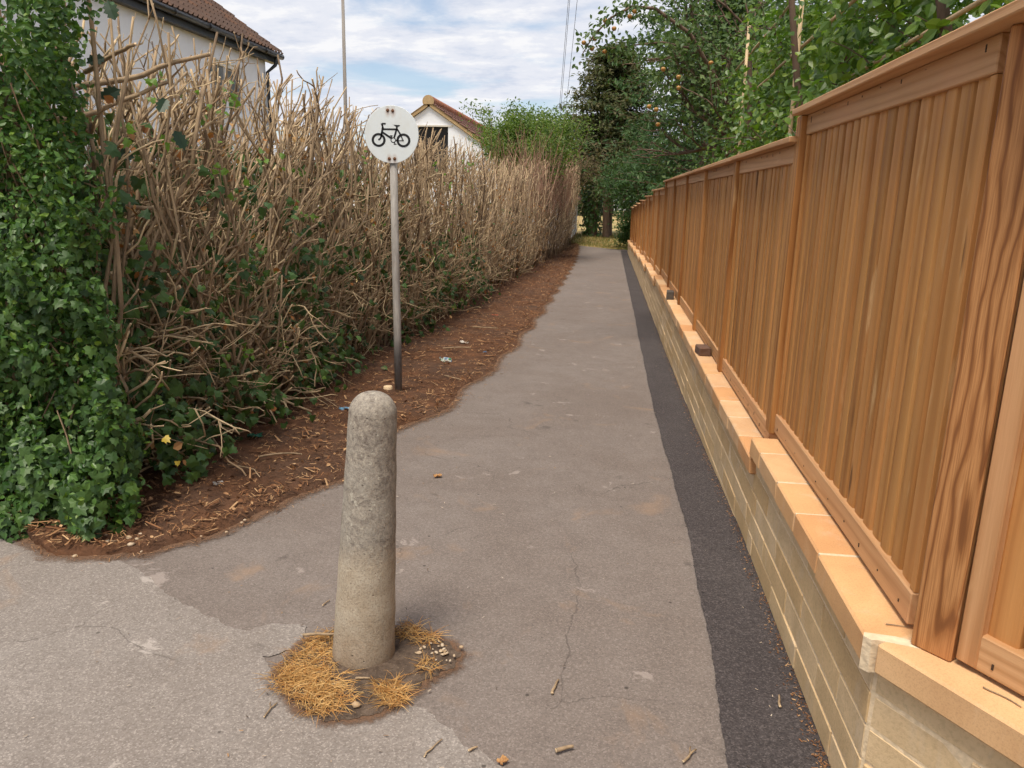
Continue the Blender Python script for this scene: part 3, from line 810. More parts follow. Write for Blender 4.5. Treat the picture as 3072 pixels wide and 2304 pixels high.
for c in [(-0.93, 2.14, 420, .10), (-0.87, 2.05, 480, .10), (-0.80, 1.985, 380, .085), (-0.93, 2.27, 240, .075), (-0.96, 2.06, 160, .07), (-0.63, 2.06, 200, .055), (-0.60, 2.02, 130, .045), (-0.66, 2.40, 130, .05), (-0.58, 2.36, 80, .05), (-0.54, 2.20, 60, .04), (-0.88, 2.36, 100, .05)]:
    blade_clump(c[0], c[1], int(c[2] * 0.9), c[3] * 0.92, 0.058, 0.13)
tag(mb.build('dry_grass', M_STRAW, None, False), 'tufts of straw yellow dead grass around the bollard foot', 'grass', None, 'stuff')

M_PEB = stone('pebble', [(0.42, 0.29, 0.17), (0.50, 0.38, 0.26), (0.56, 0.46, 0.34), (0.44, 0.32, 0.20)], 60, 0.2, 0.8, 20)
def pebble_mesh(seed):
    rg = np.random.default_rng(seed); m = MB()
    lat = np.linspace(-math.pi / 2, math.pi / 2, 6); lon = np.linspace(0, 2 * math.pi, 8, endpoint=False)
    v = [(0, 0, -1)] + [(math.cos(a) * math.cos(b), math.cos(a) * math.sin(b), math.sin(a)) for a in lat[1:-1] for b in lon] + [(0, 0, 1)]
    v = np.array(v) * (1 + rg.normal(0, 0.10, (len(v), 1))) * np.array([1, rg.uniform(.6, .85), rg.uniform(.45, .65)])
    q = [[1 + r * 8 + i, 1 + r * 8 + (i + 1) % 8, 1 + (r + 1) * 8 + (i + 1) % 8, 1 + (r + 1) * 8 + i] for r in range(3) for i in range(8)]
    m.add(v, q); N = len(v)
    m.add(np.zeros((0, 3)), np.array([[0, 1 + (i + 1) % 8, 1 + i] for i in range(8)] + [[N - 1, 25 + i, 25 + (i + 1) % 8] for i in range(8)]) - N)
    return m.mesh('pebble', M_PEB, True)
PEB = [pebble_mesh(s) for s in range(6)]
def pebble(x, y, z, r, label, group=None):
    o = link('pebble', PEB[random.randrange(6)], None, (x, y, z + r * 0.35)); o.scale = (r, r, r); o.rotation_euler = (0, 0, random.uniform(0, 6.28))
    return tag(o, label, 'stone', group)
for i_, (x, y) in enumerate([[-2.52, 2.99], [-2.43, 2.95], [-2.38, 2.87], [-2.31, 2.9], [-2.28, 2.92], [-2.28, 2.88], [-2.25, 2.94], [-2.19, 2.92], [-2.17, 2.93], [-2.17, 2.95], [-2.08, 2.92], [-2.05, 2.96], [-2.15, 2.87], [-2.04, 2.92], [-2.21, 2.85], [-2.03, 2.86], [-2.36, 3.03], [-2.24, 2.98], [-2.24, 2.96], [-1.95, 2.81]]):
    pebble(x, y, 0.022, [0.017, 0.015, 0.014, 0.012, 0.010][i_ % 5] * random.uniform(.75, 1.1), 'small cream pebble strewn on the soil below the ivy corner', 'pebbles below the ivy')
for (x, y) in [[-1.78, 3.0], [-1.69, 3.06], [-1.67, 3.2], [-1.67, 3.17], [-1.96, 3.05]]:
    pebble(x, y, 0.02, random.uniform(.007, .011), 'tiny pale stone on the curved front edge of the soil bed', 'stones on the soil edge')
pebble(-2.22, 2.75, 0.006, 0.013, 'single grey pebble on the footway just outside the soil edge')
pebble(-0.708, 1.97, 0.016, 0.016, 'largest cream pebble in front of the bollard foot')
for k_ in range(26):
    pebble(-0.53 + rng.normal(0, .040), 2.285 + rng.normal(0, .030), 0.022, random.uniform(.004, .010), 'cream stone chip in the little heap right of the bollard foot', 'stone chips beside the bollard')

# ------------------------------------------------------------------ bark and twig materials
def bark(name, a, b, c, sc=(1, 1, 0.25), island=True, rough=0.85):
    M = Mat(name, rough, 0.2)
    r = M.rnd(island)
    v = M.coord('World', sc)
    n = M.noise(v, 22, 5, 0.65); n2 = M.noise(v, 90, 4, 0.7)
    col = M.mix(r, a, b)
    col = M.mix(M.math('MULTIPLY', M.ramp(n, [(0.35, 1.0), (0.62, 0.0)]), 0.55), col, c)
    col = M.mix(M.math('MULTIPLY', M.ramp(n2, [(0.58, 0.0), (0.75, 1.0)]), 0.35), col, tuple(min(1, x * 1.5) for x in b))
    M.color(col).bump(M.math('ADD', n, n2), 0.5, 0.004)
    return M.m
M_STEM = bark('hedge_stem_bark', (0.12, 0.080, 0.052), (0.54, 0.390, 0.235), (0.075, 0.048, 0.031))
M_TWIG = bark('hedge_twig_bark', (0.27, 0.180, 0.105), (0.78, 0.60, 0.36), (0.16, 0.10, 0.058))
M_CUT = plain('cut_wood', (0.70, 0.52, 0.32), 0.85, 0.2, 0, 0.2, 120)
M_BARK = bark('tree_bark', (0.13, 0.085, 0.060), (0.20, 0.135, 0.095), (0.05, 0.034, 0.026), (1, 1, 0.15))
M_REDTWIG = bark('red_twig_bark', (0.32, 0.175, 0.115), (0.48, 0.30, 0.205), (0.13, 0.07, 0.05))
M_IVY = leaf_mat('ivy_leaf', [(0.022, 0.052, 0.012), (0.040, 0.085, 0.018), (0.070, 0.130, 0.026), (0.034, 0.074, 0.018)], 0.45, 0.12, 0.3)
M_IVYO = leaf_mat('ivy_leaf_single', [(0.022, 0.052, 0.012), (0.040, 0.085, 0.018), (0.070, 0.130, 0.026), (0.034, 0.074, 0.018)], 0.45, 0.12, 0.3, True)
M_PRIV = leaf_mat('privet_leaf', [(0.030, 0.080, 0.016), (0.052, 0.120, 0.022), (0.085, 0.170, 0.028), (0.045, 0.105, 0.020), (0.14, 0.22, 0.03)], 0.42, 0.22, 0.35)
M_PRIVO = leaf_mat('privet_leaf_single', [(0.034, 0.09, 0.018), (0.06, 0.13, 0.024), (0.10, 0.19, 0.03)], 0.42, 0.22, 0.35, True)
M_BRIGHT = leaf_mat('young_leaf', [(0.12, 0.22, 0.035), (0.18, 0.30, 0.05), (0.10, 0.19, 0.05)], 0.45, 0.4, 0.4)
M_DEAD = leaf_mat('dead_leaf', [(0.24, 0.085, 0.026), (0.40, 0.17, 0.060), (0.52, 0.31, 0.14), (0.16, 0.06, 0.022)], 0.8, 0.2, 0.2)
M_YEL = leaf_mat('yellow_leaf', [(0.42, 0.26, 0.03), (0.46, 0.36, 0.05)], 0.5, 0.3, 0.4)
M_HOLLY = leaf_mat('holly_leaf', [(0.012, 0.034, 0.014), (0.020, 0.048, 0.018)], 0.48, 0.05, 0.35)

# ------------------------------------------------------------------ hedge
def xf(y): return np.interp(y, [3, 7, 11, 17, 27, 38], [-2.30, -2.36, -2.12, -1.97, -1.66, -1.58])
def ztop(y): return np.interp(y, [3, 6, 9, 18, 21, 26, 38], [2.46, 2.43, 2.31, 2.26, 2.50, 2.9, 3.1]) + 0.05 * np.sin(y * 5.1) + 0.04 * np.sin(y * 11.7)
def env_x(y, z):
    """front envelope of the trimmed face"""
    low = np.clip((0.75 - (z - gz(y))) / 0.75, 0, 1)
    return xf(y) + 0.05 * np.sin(y * 7 + z * 5) + 0.22 * low * np.clip((8 - y) / 3, 0.35, 1)
def clip_poly(P, slack, topslack=0.0):
    """cut a branch where it leaves the trimmed envelope"""
    for i in range(1, len(P)):
        x, y, z = P[i]
        if x > env_x(y, z) + slack or z > ztop(y) + topslack or z < gz(y) + 0.02:
            if i == 1: return None
            q = P[:i + 1].copy(); q[i] = q[i - 1] + (q[i] - q[i - 1]) * 0.5
            return q
    return P
def branch(p0, d, ln, wander, npt, rg, curl=0.0, up=0.0):
    d = np.array(d, float); d /= np.linalg.norm(d)
    P = [np.array(p0, float)]; st = ln / (npt - 1)
    for i in range(npt - 1):
        d = d + rg.normal(0, wander, 3) + np.array([0, 0, up]) ; d /= np.linalg.norm(d)
        P.append(P[-1] + d * st)
    return np.array(P)

hedge = thing('bare_hedge', 'long hard-cut brown hedge of bare stems along the left of the path', 'hedge', (-2.8, 3.3, 0))
HO = np.array([-2.8, 3.3, 0.0])
rgh = np.random.default_rng(21)
stuff = MB(); near_stems = []
tips = []
def add_stem(y, d, dens, detail):
    near = y < 7.0
    mbx = MB() if (near and d < 0.42) else None
    tgt = mbx if mbx is not None else stuff
    x0 = xf(y) - 0.16 - d * 1.1
    zt = ztop(y) + rgh.normal(-0.06, 0.09 if y < 5.2 else 0.04) - (0.0 if rgh.uniform() < .75 else rgh.uniform(0.1, 0.9))
    z0 = gz(y) - 0.02
    H = max(0.6, zt - z0)
    upright = rgh.uniform() < (0.74 if y < 5.8 else 0.62)
    lean = np.array([rgh.normal(0.02 + 0.06 * d, 0.07) if upright else rgh.normal(0.10 + 0.26 * d, 0.13), rgh.normal(0.15 if y > 4.5 else 0.05, 0.26), 1.0])
    ln = H * np.linalg.norm(lean) / 1.0
    wd = 0.22 if y < 6 else 0.15
    P = branch((x0, y - lean[1] * H * 0.5, z0), lean + rgh.normal(0, .16, 3) * (1, 1, 0), ln * 1.05, wd, 9 if detail > 1 else 6, rgh, 0, 0.06)
    if upright: P[:, 0] = np.minimum(P[:, 0], env_x(P[:, 1], P[:, 2]) + rgh.uniform(-0.12, 0.03))
    P = clip_poly(P, rgh.uniform(-0.05, 0.07) if not upright else 0.08, 0.10 if y < 5.2 else 0.02)
    if P is None or len(P) < 3: return
    P[:, 1] = np.maximum(P[:, 1], 3.36)
    r0 = rgh.uniform(0.006, 0.0145) * (1.0 if y < 12 else 1.1); r1 = r0 * rgh.uniform(0.45, 0.7)
    if near and rgh.uniform() < 0.10: r0 *= 1.7
    tube(tgt, P - (HO if tgt is stuff else 0), np.linspace(r0, r1, len(P)), 6 if near else (5 if y < 14 else 4), 0, 1)
    nf = rgh.poisson(5.5 if detail > 1 else 5.0)
    for _ in range(nf):
        t = rgh.uniform(0.12, 0.97); k = t * (len(P) - 1); i = min(int(k), len(P) - 2); p = P[i] + (P[i + 1] - P[i]) * (k - i)
        sd = P[i + 1] - P[i]; sd = sd / np.linalg.norm(sd)
        low = np.clip(1.0 - (p[2] - gz(y)) / 1.3, 0, 1) * (1 if y < 14 else .6)
        dd = sd * (0.95 - 0.75 * low) + np.array([abs(rgh.normal(0.40 + 0.6 * low, 0.40)), rgh.normal(0.10, 0.65), rgh.normal(0.08, 0.25)])
        L2 = rgh.uniform(0.10, 0.46)
        Q = branch(p, dd, L2, 0.28, 5 if detail > 1 else 4, rgh, 0, 0.10 * (1 - low))
        Q = clip_poly(Q, rgh.uniform(-0.02, 0.12), 0.10 if y < 5.2 else 0.03)
        if Q is None or len(Q) < 2: continue
        Q[:, 1] = np.maximum(Q[:, 1], 3.33)
        ra = max(0.0036, (r0 + (r1 - r0) * t) * rgh.uniform(0.55, 0.92))
        tube(tgt, Q - (HO if tgt is stuff else 0), np.linspace(ra, max(0.0028, ra * .76), len(Q)), 5 if near else 4 if y < 11 else 3, 3, 1)
        tips.append(Q[-1])
        if detail > 0:
            for __ in range(rgh.integers(0, 3 if detail > 1 else 2)):
                i2 = rgh.integers(0, len(Q) - 1); q = Q[i2] + (Q[i2 + 1] - Q[i2]) * rgh.uniform()
                d2 = (Q[i2 + 1] - Q[i2]); d2 = d2 / (np.linalg.norm(d2) + 1e-6) + rgh.normal(0, 0.55, 3) + (0.2, 0, 0.15)
                T = clip_poly(branch(q, d2, rgh.uniform(0.06, 0.24), 0.25, 4, rgh), 0.14, 0.08 if y < 5.2 else 0.02)
                if T is None or len(T) < 2: continue
                T[:, 1] = np.maximum(T[:, 1], 3.30)
                tube(tgt, T - (HO if tgt is stuff else 0), np.linspace(max(0.0022, ra * .5), 0.0016, len(T)), 4 if near else 3, 3, 1)
    if mbx is not None: near_stems.append(mbx)
for (a, b, dn, det) in [(3.45, 5.2, 125, 2), (5.2, 7.0, 105, 2), (7.0, 12.0, 82, 1.2), (12, 20, 54, 0.5), (20, 37.5, 28, 0.0)]:
    for _ in range(int((b - a) * dn)):
        add_stem(rgh.uniform(a, b), 0.95 * rgh.uniform() ** 1.25, dn, det)
# crooked lower branches reaching out over the soil
for _ in range(190):
    y = 3.4 + 11 * rgh.uniform() ** 1.6
    z = gz(y) + rgh.uniform(0.10, 0.95)
    p = (xf(y) - rgh.uniform(0.05, 0.35), y, z)
    d = (1.0, rgh.normal(0.35, 0.55), rgh.normal(-0.02, 0.22))
    P = clip_poly(branch(p, d, rgh.uniform(0.30, 0.75), 0.36, 8, rgh, 0, 0.0), 0.12 + 0.12 * rgh.uniform())
    if P is None or len(P) < 3: continue
    r0 = rgh.uniform(0.004, 0.0085); tube(stuff, P - HO, np.linspace(r0, r0 * .55, len(P)), 5, 3, 1)
    for __ in range(rgh.integers(1, 4)):
        i = rgh.integers(0, len(P) - 1)
        Q = clip_poly(branch(P[i], (P[i + 1] - P[i]) / np.linalg.norm(P[i + 1] - P[i]) + rgh.normal(0, .5, 3), rgh.uniform(.1, .35), .2, 5, rgh), 0.26)
        if Q is not None and len(Q) > 2: tube(stuff, Q - HO, np.linspace(r0 * .55, r0 * .3, len(Q)), 4, 3, 1)
# thick old limbs, near top and foot
for (p, d, L2, r) in [((-2.75, 3.75, 2.02), (0.5, 0.6, 0.12), 0.75, .020), ((-2.72, 3.55, 1.86), (0.35, 0.9, 0.25), 0.7, .018), ((-2.6, 3.7, 2.1), (0.5, -0.1, 0.35), 0.4, .016), ((-2.62, 3.95, 1.18), (0.25, 0.25, 0.8), 0.55, .020), ((-2.55, 3.5, 1.45), (0.7, 0.3, 0.1), 0.32, .017),
                     ((-2.7, 3.5, 0.95), (0.5, -0.1, 0.35), 0.38, .028), ((-2.9, 4.6, 0.0), (0.05, 0.1, 1), 1.6, .03), ((-2.7, 5.4, 0.0), (0.1, 0.2, 1), 1.4, .028), ((-2.8, 4.1, 0.0), (0.0, -0.05, 1), 1.7, .026), ((-2.75, 3.75, 0.0), (0.1, 0, 1), 1.4, .03)]:
    m = MB(); P = branch(p, d, L2, 0.15, 9, rgh); r *= .8; tube(m, P, np.linspace(r, r * .65, 9), 8, 0, 1); near_stems.append(m)
# tall red twigs at the far end, uncut
for _ in range(620):
    y = rgh.uniform(19.5, 31); x = xf(y) - rgh.uniform(-0.05, 1.3)
    z = gz(y) + rgh.uniform(1.3, 2.2)
    P = branch((x, y, z), (rgh.normal(0.0, 0.2), rgh.normal(0.0, 0.25), 1), rgh.uniform(0.8, 1.9), 0.10, 6, rgh)
    tube(stuff, P - HO, np.linspace(0.010, 0.004, 6), 3, 2)
for m in near_stems[:290]:
    V0 = m.V[0][0].copy()
    for i in range(len(m.V)): m.V[i] = m.V[i] - HO
    m.build('stem', [M_STEM, M_CUT, M_REDTWIG, M_TWIG], hedge, True)
for m in near_stems[290:]:
    for v, (f, mi) in zip(m.V, []): pass
rest = MB()
for m in near_stems[290:]:
    off = rest.n
    for v in m.V: rest.V.append(v - HO); rest.n += len(v)
    for f, mi in m.F: rest.F.append((f + off, mi))
if rest.n: rest.build('branches', [M_STEM, M_CUT, M_REDTWIG, M_TWIG], hedge, True, kind='stuff')
stuff.build('branches', [M_STEM, M_CUT, M_REDTWIG, M_TWIG], hedge, True, kind='stuff')

# leaves caught in the hedge, with inner ivy added to darken its gaps
def hedge_points(n, ylo, yhi, zlo, zhi, dmin=-0.05, dmax=0.4, ypow=1.0):
    y = ylo + (yhi - ylo) * rgh.uniform(size=n) ** ypow; z = gz(y) + rgh.uniform(zlo, zhi, n)
    x = env_x(y, z) - rgh.uniform(dmin, dmax, n)
    return np.stack([x, y, z], -1)
outw = np.array([0.8, -0.45, 0.35])
mb = MB()
cl = np.concatenate([hedge_points(260, 3.4, 13, 0.08, 1.15, -0.02, 0.3, 1.4), hedge_points(70, 3.4, 6.5, 0.1, 1.7, -0.03, 0.2, 1.3)])
for c in cl:
    n = rgh.integers(5, 14); p = c + rgh.normal(0, .075, (n, 3)); leaves(mb, IVY, p - HO, leaf_frames(n, outw, .45, 1.2, rgh), rgh.uniform(.035, .075, n))
p = hedge_points(420, 3.3, 20, 0.05, 1.7, 0.0, 0.5, 1.4); leaves(mb, IVY, p - HO, leaf_frames(len(p), outw, .6, 1.0, rgh), rgh.uniform(.03, .065, len(p)))
p = hedge_points(3600, 3.3, 22, 0.0, 1.25, 0.45, 1.0, 1.3); leaves(mb, IVY, p - HO, leaf_frames(len(p), outw, .6, 1.0, rgh), rgh.uniform(.05, .09, len(p)))  # deep leaves added behind the stems to keep the hedge interior dark
p = hedge_points(3800, 3.4, 10, 0.9, 2.0, 0.55, 1.05, 1.2); leaves(mb, IVY, p - HO, leaf_frames(len(p), outw, .6, 1.0, rgh), rgh.uniform(.05, .09, len(p)))  # more added higher up, blocking light that leaks through from behind
mb.build('ivy_and_filler_leaves', M_IVY, hedge, kind='stuff')
mb = MB()
for c in np.concatenate([hedge_points(60, 3.4, 12, 0.2, 2.3, -0.03, 0.15, 1.4), np.array([(-2.3, 3.62, 1.33), (-2.25, 3.75, .95), (-2.3, 4.2, 2.0), (-2.3, 4.4, 1.95), (-2.3, 4.6, 2.1)])]):
    n = rgh.integers(3, 8); p = c + rgh.normal(0, .04, (n, 3)); leaves(mb, IVY, p - HO, leaf_frames(n, outw, .5, .6, rgh), rgh.uniform(.03, .055, n), 0, 0.8)
mb.build('young_leaves', M_BRIGHT, hedge, kind='stuff')
mb = MB()
p = hedge_points(1000, 3.4, 22, 0.05, 2.1, -0.02, 0.45, 1.4); leaves(mb, LEAF4, p - HO, leaf_frames(len(p), outw, .9, .8, rgh), rgh.uniform(.03, .06, len(p)), 0, 1.5)
for c in hedge_points(26, 3.5, 26, 0.4, 2.2, -0.06, .08): 
    n = rgh.integers(6, 16); p = c + rgh.normal(0, 1, (n, 3)) * (.03, .04, .07); leaves(mb, LEAF4, p - HO, leaf_frames(n, outw, .9, 1.2, rgh), rgh.uniform(.025, .05, n))
mb.build('dead_leaves', M_DEAD, hedge, kind='stuff')
hme = MB(); hme.add(*HOLLY); holly_me = hme.mesh('holly_leaf', M_HOLLY)
for (x, y, z, s, n3, rz) in [(-2.22, 3.40, 2.27, .10, (.3, -.8, .3), 0.3), (-2.30, 3.42, 2.12, .085, (.5, -.7, .3), 2.0), (-2.32, 3.85, 1.93, .10, (.5, -.7, .4), -.5), (-2.30, 3.95, 1.85, .11, (.6, -.6, .2), 3.5), (-2.35, 3.5, 1.72, .09, (.6, -.6, .2), 4.4), (-2.36, 3.45, 1.95, .10, (.5, -.8, .1), 5.2)]:
    nz = Vector(n3).normalized(); q = nz.to_track_quat('Z', 'Y') @ Matrix.Rotation(rz, 3, 'Z').to_quaternion()
    link('holly_leaf', holly_me, hedge, mw=Matrix.Translation(Vector((x, y, z)) - Vector(HO)) @ q.to_matrix().to_4x4() @ Matrix.Scale(s, 4))

# ------------------------------------------------------------------ green corner of the hedge: privet and ivy
corner = thing('ivy_corner', 'dense green privet and ivy corner at the near end of the bare hedge', 'shrub', (-2.6, 3.3, 0))
CO = np.array([-2.6, 3.3, 0.0])
rgc = np.random.default_rng(5)
def corner_surf(u, z):
    """u runs left (along x) for the end face, then round the corner along y; returns point and normal"""
    bulge = 0.05 * np.sin(z * 6 + u * 3) + 0.04 * np.sin(z * 13 - u * 9) + 0.03 * np.sin(u * 17 + z * 3)
    xr = np.interp(z, [0, .15, .35, .8, 1.3, 1.8, 2.3, 2.7], [-2.22, -2.14, -2.15, -2.20, -2.30, -2.27, -2.22, -2.30])
    front = u > 0
    x = np.where(front, xr - u, xr - 0.02 + 0.03 * np.sin(z * 9))
    yf = np.interp(z, [0, .3, .7, 2.7], [2.90, 2.98, 3.05, 3.08])
    y = np.where(front, yf - bulge + 0.35 * np.clip(u - 0.75, 0, 2) * 0.3, yf - u)
    x = x + np.where(front, 0, bulge)
    nx = np.where(front, 0.15 + 0.5 * np.exp(-np.clip(u, 0, 9) * 9), 0.9); ny = np.where(front, -0.9, -0.35)
    return np.stack([x, y, z], -1), np.stack([nx, ny, np.full_like(z, 0.35)], -1)
def corner_pts(n, umin, umax, zlo, zhi, depth):
    u = rgc.uniform(umin, umax, n); z = rgc.uniform(zlo, zhi, n)
    P, N = corner_surf(u, z)
    return P - unit(N) * (depth * rgc.uniform(-0.12, 1, n) ** 1)[:, None], N
def lf(N, spread, droop): 
    n = len(N); nz = unit(N + rgc.normal(0, spread, (n, 3))); ax = rgc.normal(0, .8, (n, 3)); ax[:, 2] -= droop
    ax = unit(ax - nz * (ax * nz).sum(1)[:, None]); return np.stack([np.cross(ax, nz), ax, nz], -1)
mb = MB()
P, N = corner_pts(19000, -0.22, 1.5, 0.02, 2.75, 0.20); leaves(mb, LEAF4, P - CO, lf(N, .65, -.2), rgc.uniform(.022, .042, len(P)), 0, 1.15)
P, N = corner_pts(1700, -0.2, 1.5, 0.0, 1.5, 0.12); leaves(mb, IVY, P - CO, lf(N, .45, 1.5), rgc.uniform(.03, .052, len(P)), 1)
P, N = corner_pts(900, -0.2, 1.5, 0.0, 0.45, 0.06); leaves(mb, IVY, P - CO, lf(N, .35, 1.8), rgc.uniform(.035, .062, len(P)), 1)
P, N = corner_pts(6000, -0.2, 1.5, 0.0, 2.75, 0.5); P = P - unit(N) * 0.2; leaves(mb, LEAF4, P - CO, lf(N, .8, 0), rgc.uniform(.035, .055, len(P)), 0, 1.4)
mb.build('foliage', [M_PRIV, M_IVY], corner, kind='stuff')
mb = MB()
for _ in range(70):
    u = rgc.uniform(-0.15, 1.4); z = rgc.uniform(0.1, 2.5); P, N = corner_surf(np.array([u]), np.array([z])); p = P[0] - unit(N[0]) * 0.35
    tube(mb, branch(p - CO, (0.1, -.2, 1), .6, .2, 6, rgc), np.linspace(.007, .003, 6), 4, 0)
mb.build('stems', M_STEM, corner, True, kind='stuff')
mb = MB(); P, N = corner_pts(150, -0.15, 1.2, .1, 2.5, .02); leaves(mb, LEAF4, P - CO, lf(N, .6, -.8), rgc.uniform(.02, .035, len(P)), 0, 1.1)
mb.build('young_leaves', M_BRIGHT, corner, kind='stuff')
_m = MB(); _m.add(*IVY); ivy_me = _m.mesh('leaf', M_IVYO)
_m = MB(); _m.add(LEAF4[0] * (1.15, 1, 1), LEAF4[1]); prv_me = _m.mesh('leaf', M_PRIVO)
_m = MB(); _m.add(*IVY); yel_me = _m.mesh('leaf', M_YEL)
P, N = corner_pts(150, -0.15, 0.75, 0.02, 1.3, 0.0); Fr = lf(N, .35, 1.6); SZ = rgc.uniform(.035, .065, 150)
P2, N2 = corner_pts(130, -0.15, 0.75, 0.2, 2.3, 0.0); Fr2 = lf(N2, .6, -.2); SZ2 = rgc.uniform(.032, .045, 130)
for PP, FF, SS, me in ((P, Fr, SZ, ivy_me), (P2, Fr2, SZ2, prv_me)):
    for p, f, s in zip(PP, FF, SS):
        M4 = Matrix.Identity(4)
        for a in range(3):
            for b in range(3): M4[a][b] = f[a][b] * s
        M4.translation = Vector(p - CO + (0, -0.012, 0))
        link('leaf', me, corner, mw=M4)
for (x, y, z, s) in [(-2.03, 3.18, 0.42, .042), (-2.0, 3.22, .29, .028), (-2.12, 3.0, .2, .032)]:
    fr = lf(np.array([[.4, -.8, .3]]), .2, 1.5)[0]; M4 = Matrix.Identity(4)
    for a in range(3):
        for b in range(3): M4[a][b] = fr[a][b] * s
    M4.translation = Vector(np.array([x, y, z]) - CO); o = link('leaf', yel_me, corner, mw=M4); o['label'] = 'yellowed ivy leaf'

# ------------------------------------------------------------------ litter of cuttings on the soil
M_CHIP = leaf_mat('cuttings', [(0.10, 0.045, 0.022), (0.26, 0.125, 0.058), (0.46, 0.29, 0.15), (0.20, 0.09, 0.04), (0.09, 0.04, 0.02), (0.32, 0.17, 0.08)], 0.9, 0.0, 0.15)
M_CRUMB = leaf_mat('crumbs', [(0.45, 0.36, 0.27), (0.06, 0.045, 0.035), (0.55, 0.47, 0.38), (0.30, 0.17, 0.08), (0.08, 0.06, 0.05)], 0.9, 0.0, 0.15)
mb = MB(); rgl = np.random.default_rng(9)
N_ = 60000
s = rgl.integers(0, len(SOIL_EDGE), N_); yb_ = SOIL_EDGE[s, 1]
s = s[rgl.uniform(size=N_) < np.clip(6.0 / np.maximum(yb_, 3), 0.2, 1)]
n = len(s)
A = SOIL_EDGE[s]; hx = np.minimum(xf(A[:, 1]) - .25, A[:, 0] - .2); Bq = np.stack([hx, np.maximum(A[:, 1], 3.25) + .05], -1)
u = rgl.uniform(0, 1, n); u = np.where(rgl.uniform(size=n) < .25, rgl.normal(0.0, .055, n), u)
Q = A + (Bq - A) * u[:, None] + rgl.normal(0, .015, A.shape)
z = np.where(u < 0.004, gz(Q[:, 1]) + 0.007, np.maximum(soil_z(Q[:, 0], Q[:, 1]), gz(Q[:, 1]) + .012) + 0.006 + soil_h(Q[:, 0], Q[:, 1]) * np.clip(u * 3, 0, .8)) + rgl.uniform(0, .008, n)
P3 = np.concatenate([Q, z[:, None]], 1)
SLIV = (np.array([(-.035, 0, 0), (.035, 0, .03), (.03, 1, .02), (-.03, 1, 0)]), np.array([[0, 1, 2, 3]]))
fr = leaf_frames(n, (0, 0, 1), .28, 0, rgl)
sz = rgl.uniform(.008, .045, n) * np.where(u < 0.03, .5, 1) * np.where(rgl.uniform(size=n) < .05, 2.2, 1) * (1 + np.maximum(0, A[:, 1] - 6) * .03)
leaves(mb, SLIV, P3, fr, sz, 0, 1.6)
n = 2600; k_ = rgl.integers(0, len(Q), n); leaves(mb, LEAF4, P3[k_] + (0, 0, .006), leaf_frames(n, (0, 0, 1), .5, 0, rgl), rgl.uniform(.010, .036, n) * np.where(u[k_] < .02, .4, 1), 0, 1.4)
tag(mb.build('hedge_cuttings', M_CHIP, None), 'scatter of twig cuttings and dead leaves on the soil bed', 'cuttings', None, 'stuff')

# grit along the wall foot and crumbs over the asphalt
mb = MB(); n = 2600; y = 1.8 + 22 * rgl.uniform(size=n) ** 2; x = XW - np.abs(rgl.normal(0, .022, n)) - .002
leaves(mb, SLIV, np.stack([x, y, gz(y) + .0095 + rgl.uniform(0, .003, n)], -1), leaf_frames(n, (0, 0, 1), .3, 0, rgl), rgl.uniform(.003, .012, n), 0, 5.0)
n = 420; y = 1.7 + 14 * rgl.uniform(size=n) ** 1.5; x = rgl.uniform(left_soil(np.maximum(y, 3.1)), .62, n)
leaves(mb, SLIV, np.stack([x, y, gz(y) + .010 + rgl.uniform(0, .002, n)], -1), leaf_frames(n, (0, 0, 1), .2, 0, rgl), rgl.uniform(.004, .016, n), 1, 4.0)
tag(mb.build('path_grit', [M_CHIP, M_CRUMB], None), 'grit and crumbs scattered over the path and along the wall foot', 'grit', None, 'stuff')
# larger sticks lying about, one by one
def stick(x, y, z, ln, r, a, label, bend=.1, fork=False, mat=M_STEM, group=None, cat='twig'):
    rg = np.random.default_rng(int(abs(x * 1000 + y * 77)))
    m = MB(); t = np.linspace(-.5, .5, 6); P = np.stack([t * ln, bend * ln * np.cos(t * 3 + rg.uniform(-1, 1)) * .5 + rg.normal(0, .015 * ln, 6), np.full(6, r)], -1)
    tube(m, P, np.linspace(r, r * .7, 6), 6, 0, 1)
    if fork: tube(m, [P[3], P[3] + (ln * .18, ln * .16, r), P[3] + (ln * .3, ln * .2, r)], [r * .7, r * .6, r * .5], 5, 0, 1)
    o = m.build('twig', [mat, M_CUT], None, True, (x, y, z)); o.rotation_euler = (0, 0, a)
    return tag(o, label, cat, group)
stick(-0.107, 2.174, .004, .075, .005, R_(75), 'short bark-covered twig lying upright on the path ahead of the bollard')
stick(-0.06, 1.885, .008, .055, .0065, R_(22), 'thick pale peeled twig stub at the bottom of the path')
stick(-0.433, 1.835, .008, .085, .0028, R_(60), 'thin brown twig on the pale footway below the bollard')
stick(-0.32, 1.847, .008, .030, .004, R_(40), 'tiny stub of twig between the thin twig and the pale stub')
stick(0.601, 2.20, .012, .06, .0045, R_(85), 'pale split stick on the black tarmac strip')
stick(0.296, 1.913, .008, .07, .004, R_(50), 'forked twig at the edge of the black tarmac strip', .1, True)
stick(-0.961, 1.921, .008, .07, .003, R_(80), 'forked twig left of the dry grass at the bollard', .1, True)
stick(-1.025, 2.56, .004, .045, .0028, R_(75), 'small twig on the path left behind the bollard')
stick(-0.725, 2.09, .026, .045, .004, R_(12), 'pale twig stub against the front of the bollard foot')
stick(-0.93, 2.27, .05, .13, .0055, R_(15), 'stout forked stick lying on the dry grass by the bollard', .1, True)
stick(-1.85, 4.02, .05, .24, .006, R_(20), 'long pale broken stick on the dark soil near the bollard', .25)
stick(-1.95, 3.75, .05, .30, .004, R_(-35), 'thin curved stick on the soil in front of the low branches', .3)
stick(-1.55, 9.6, -.11, .34, .009, R_(-8), 'straight pale stick far along the soil bed', .05)
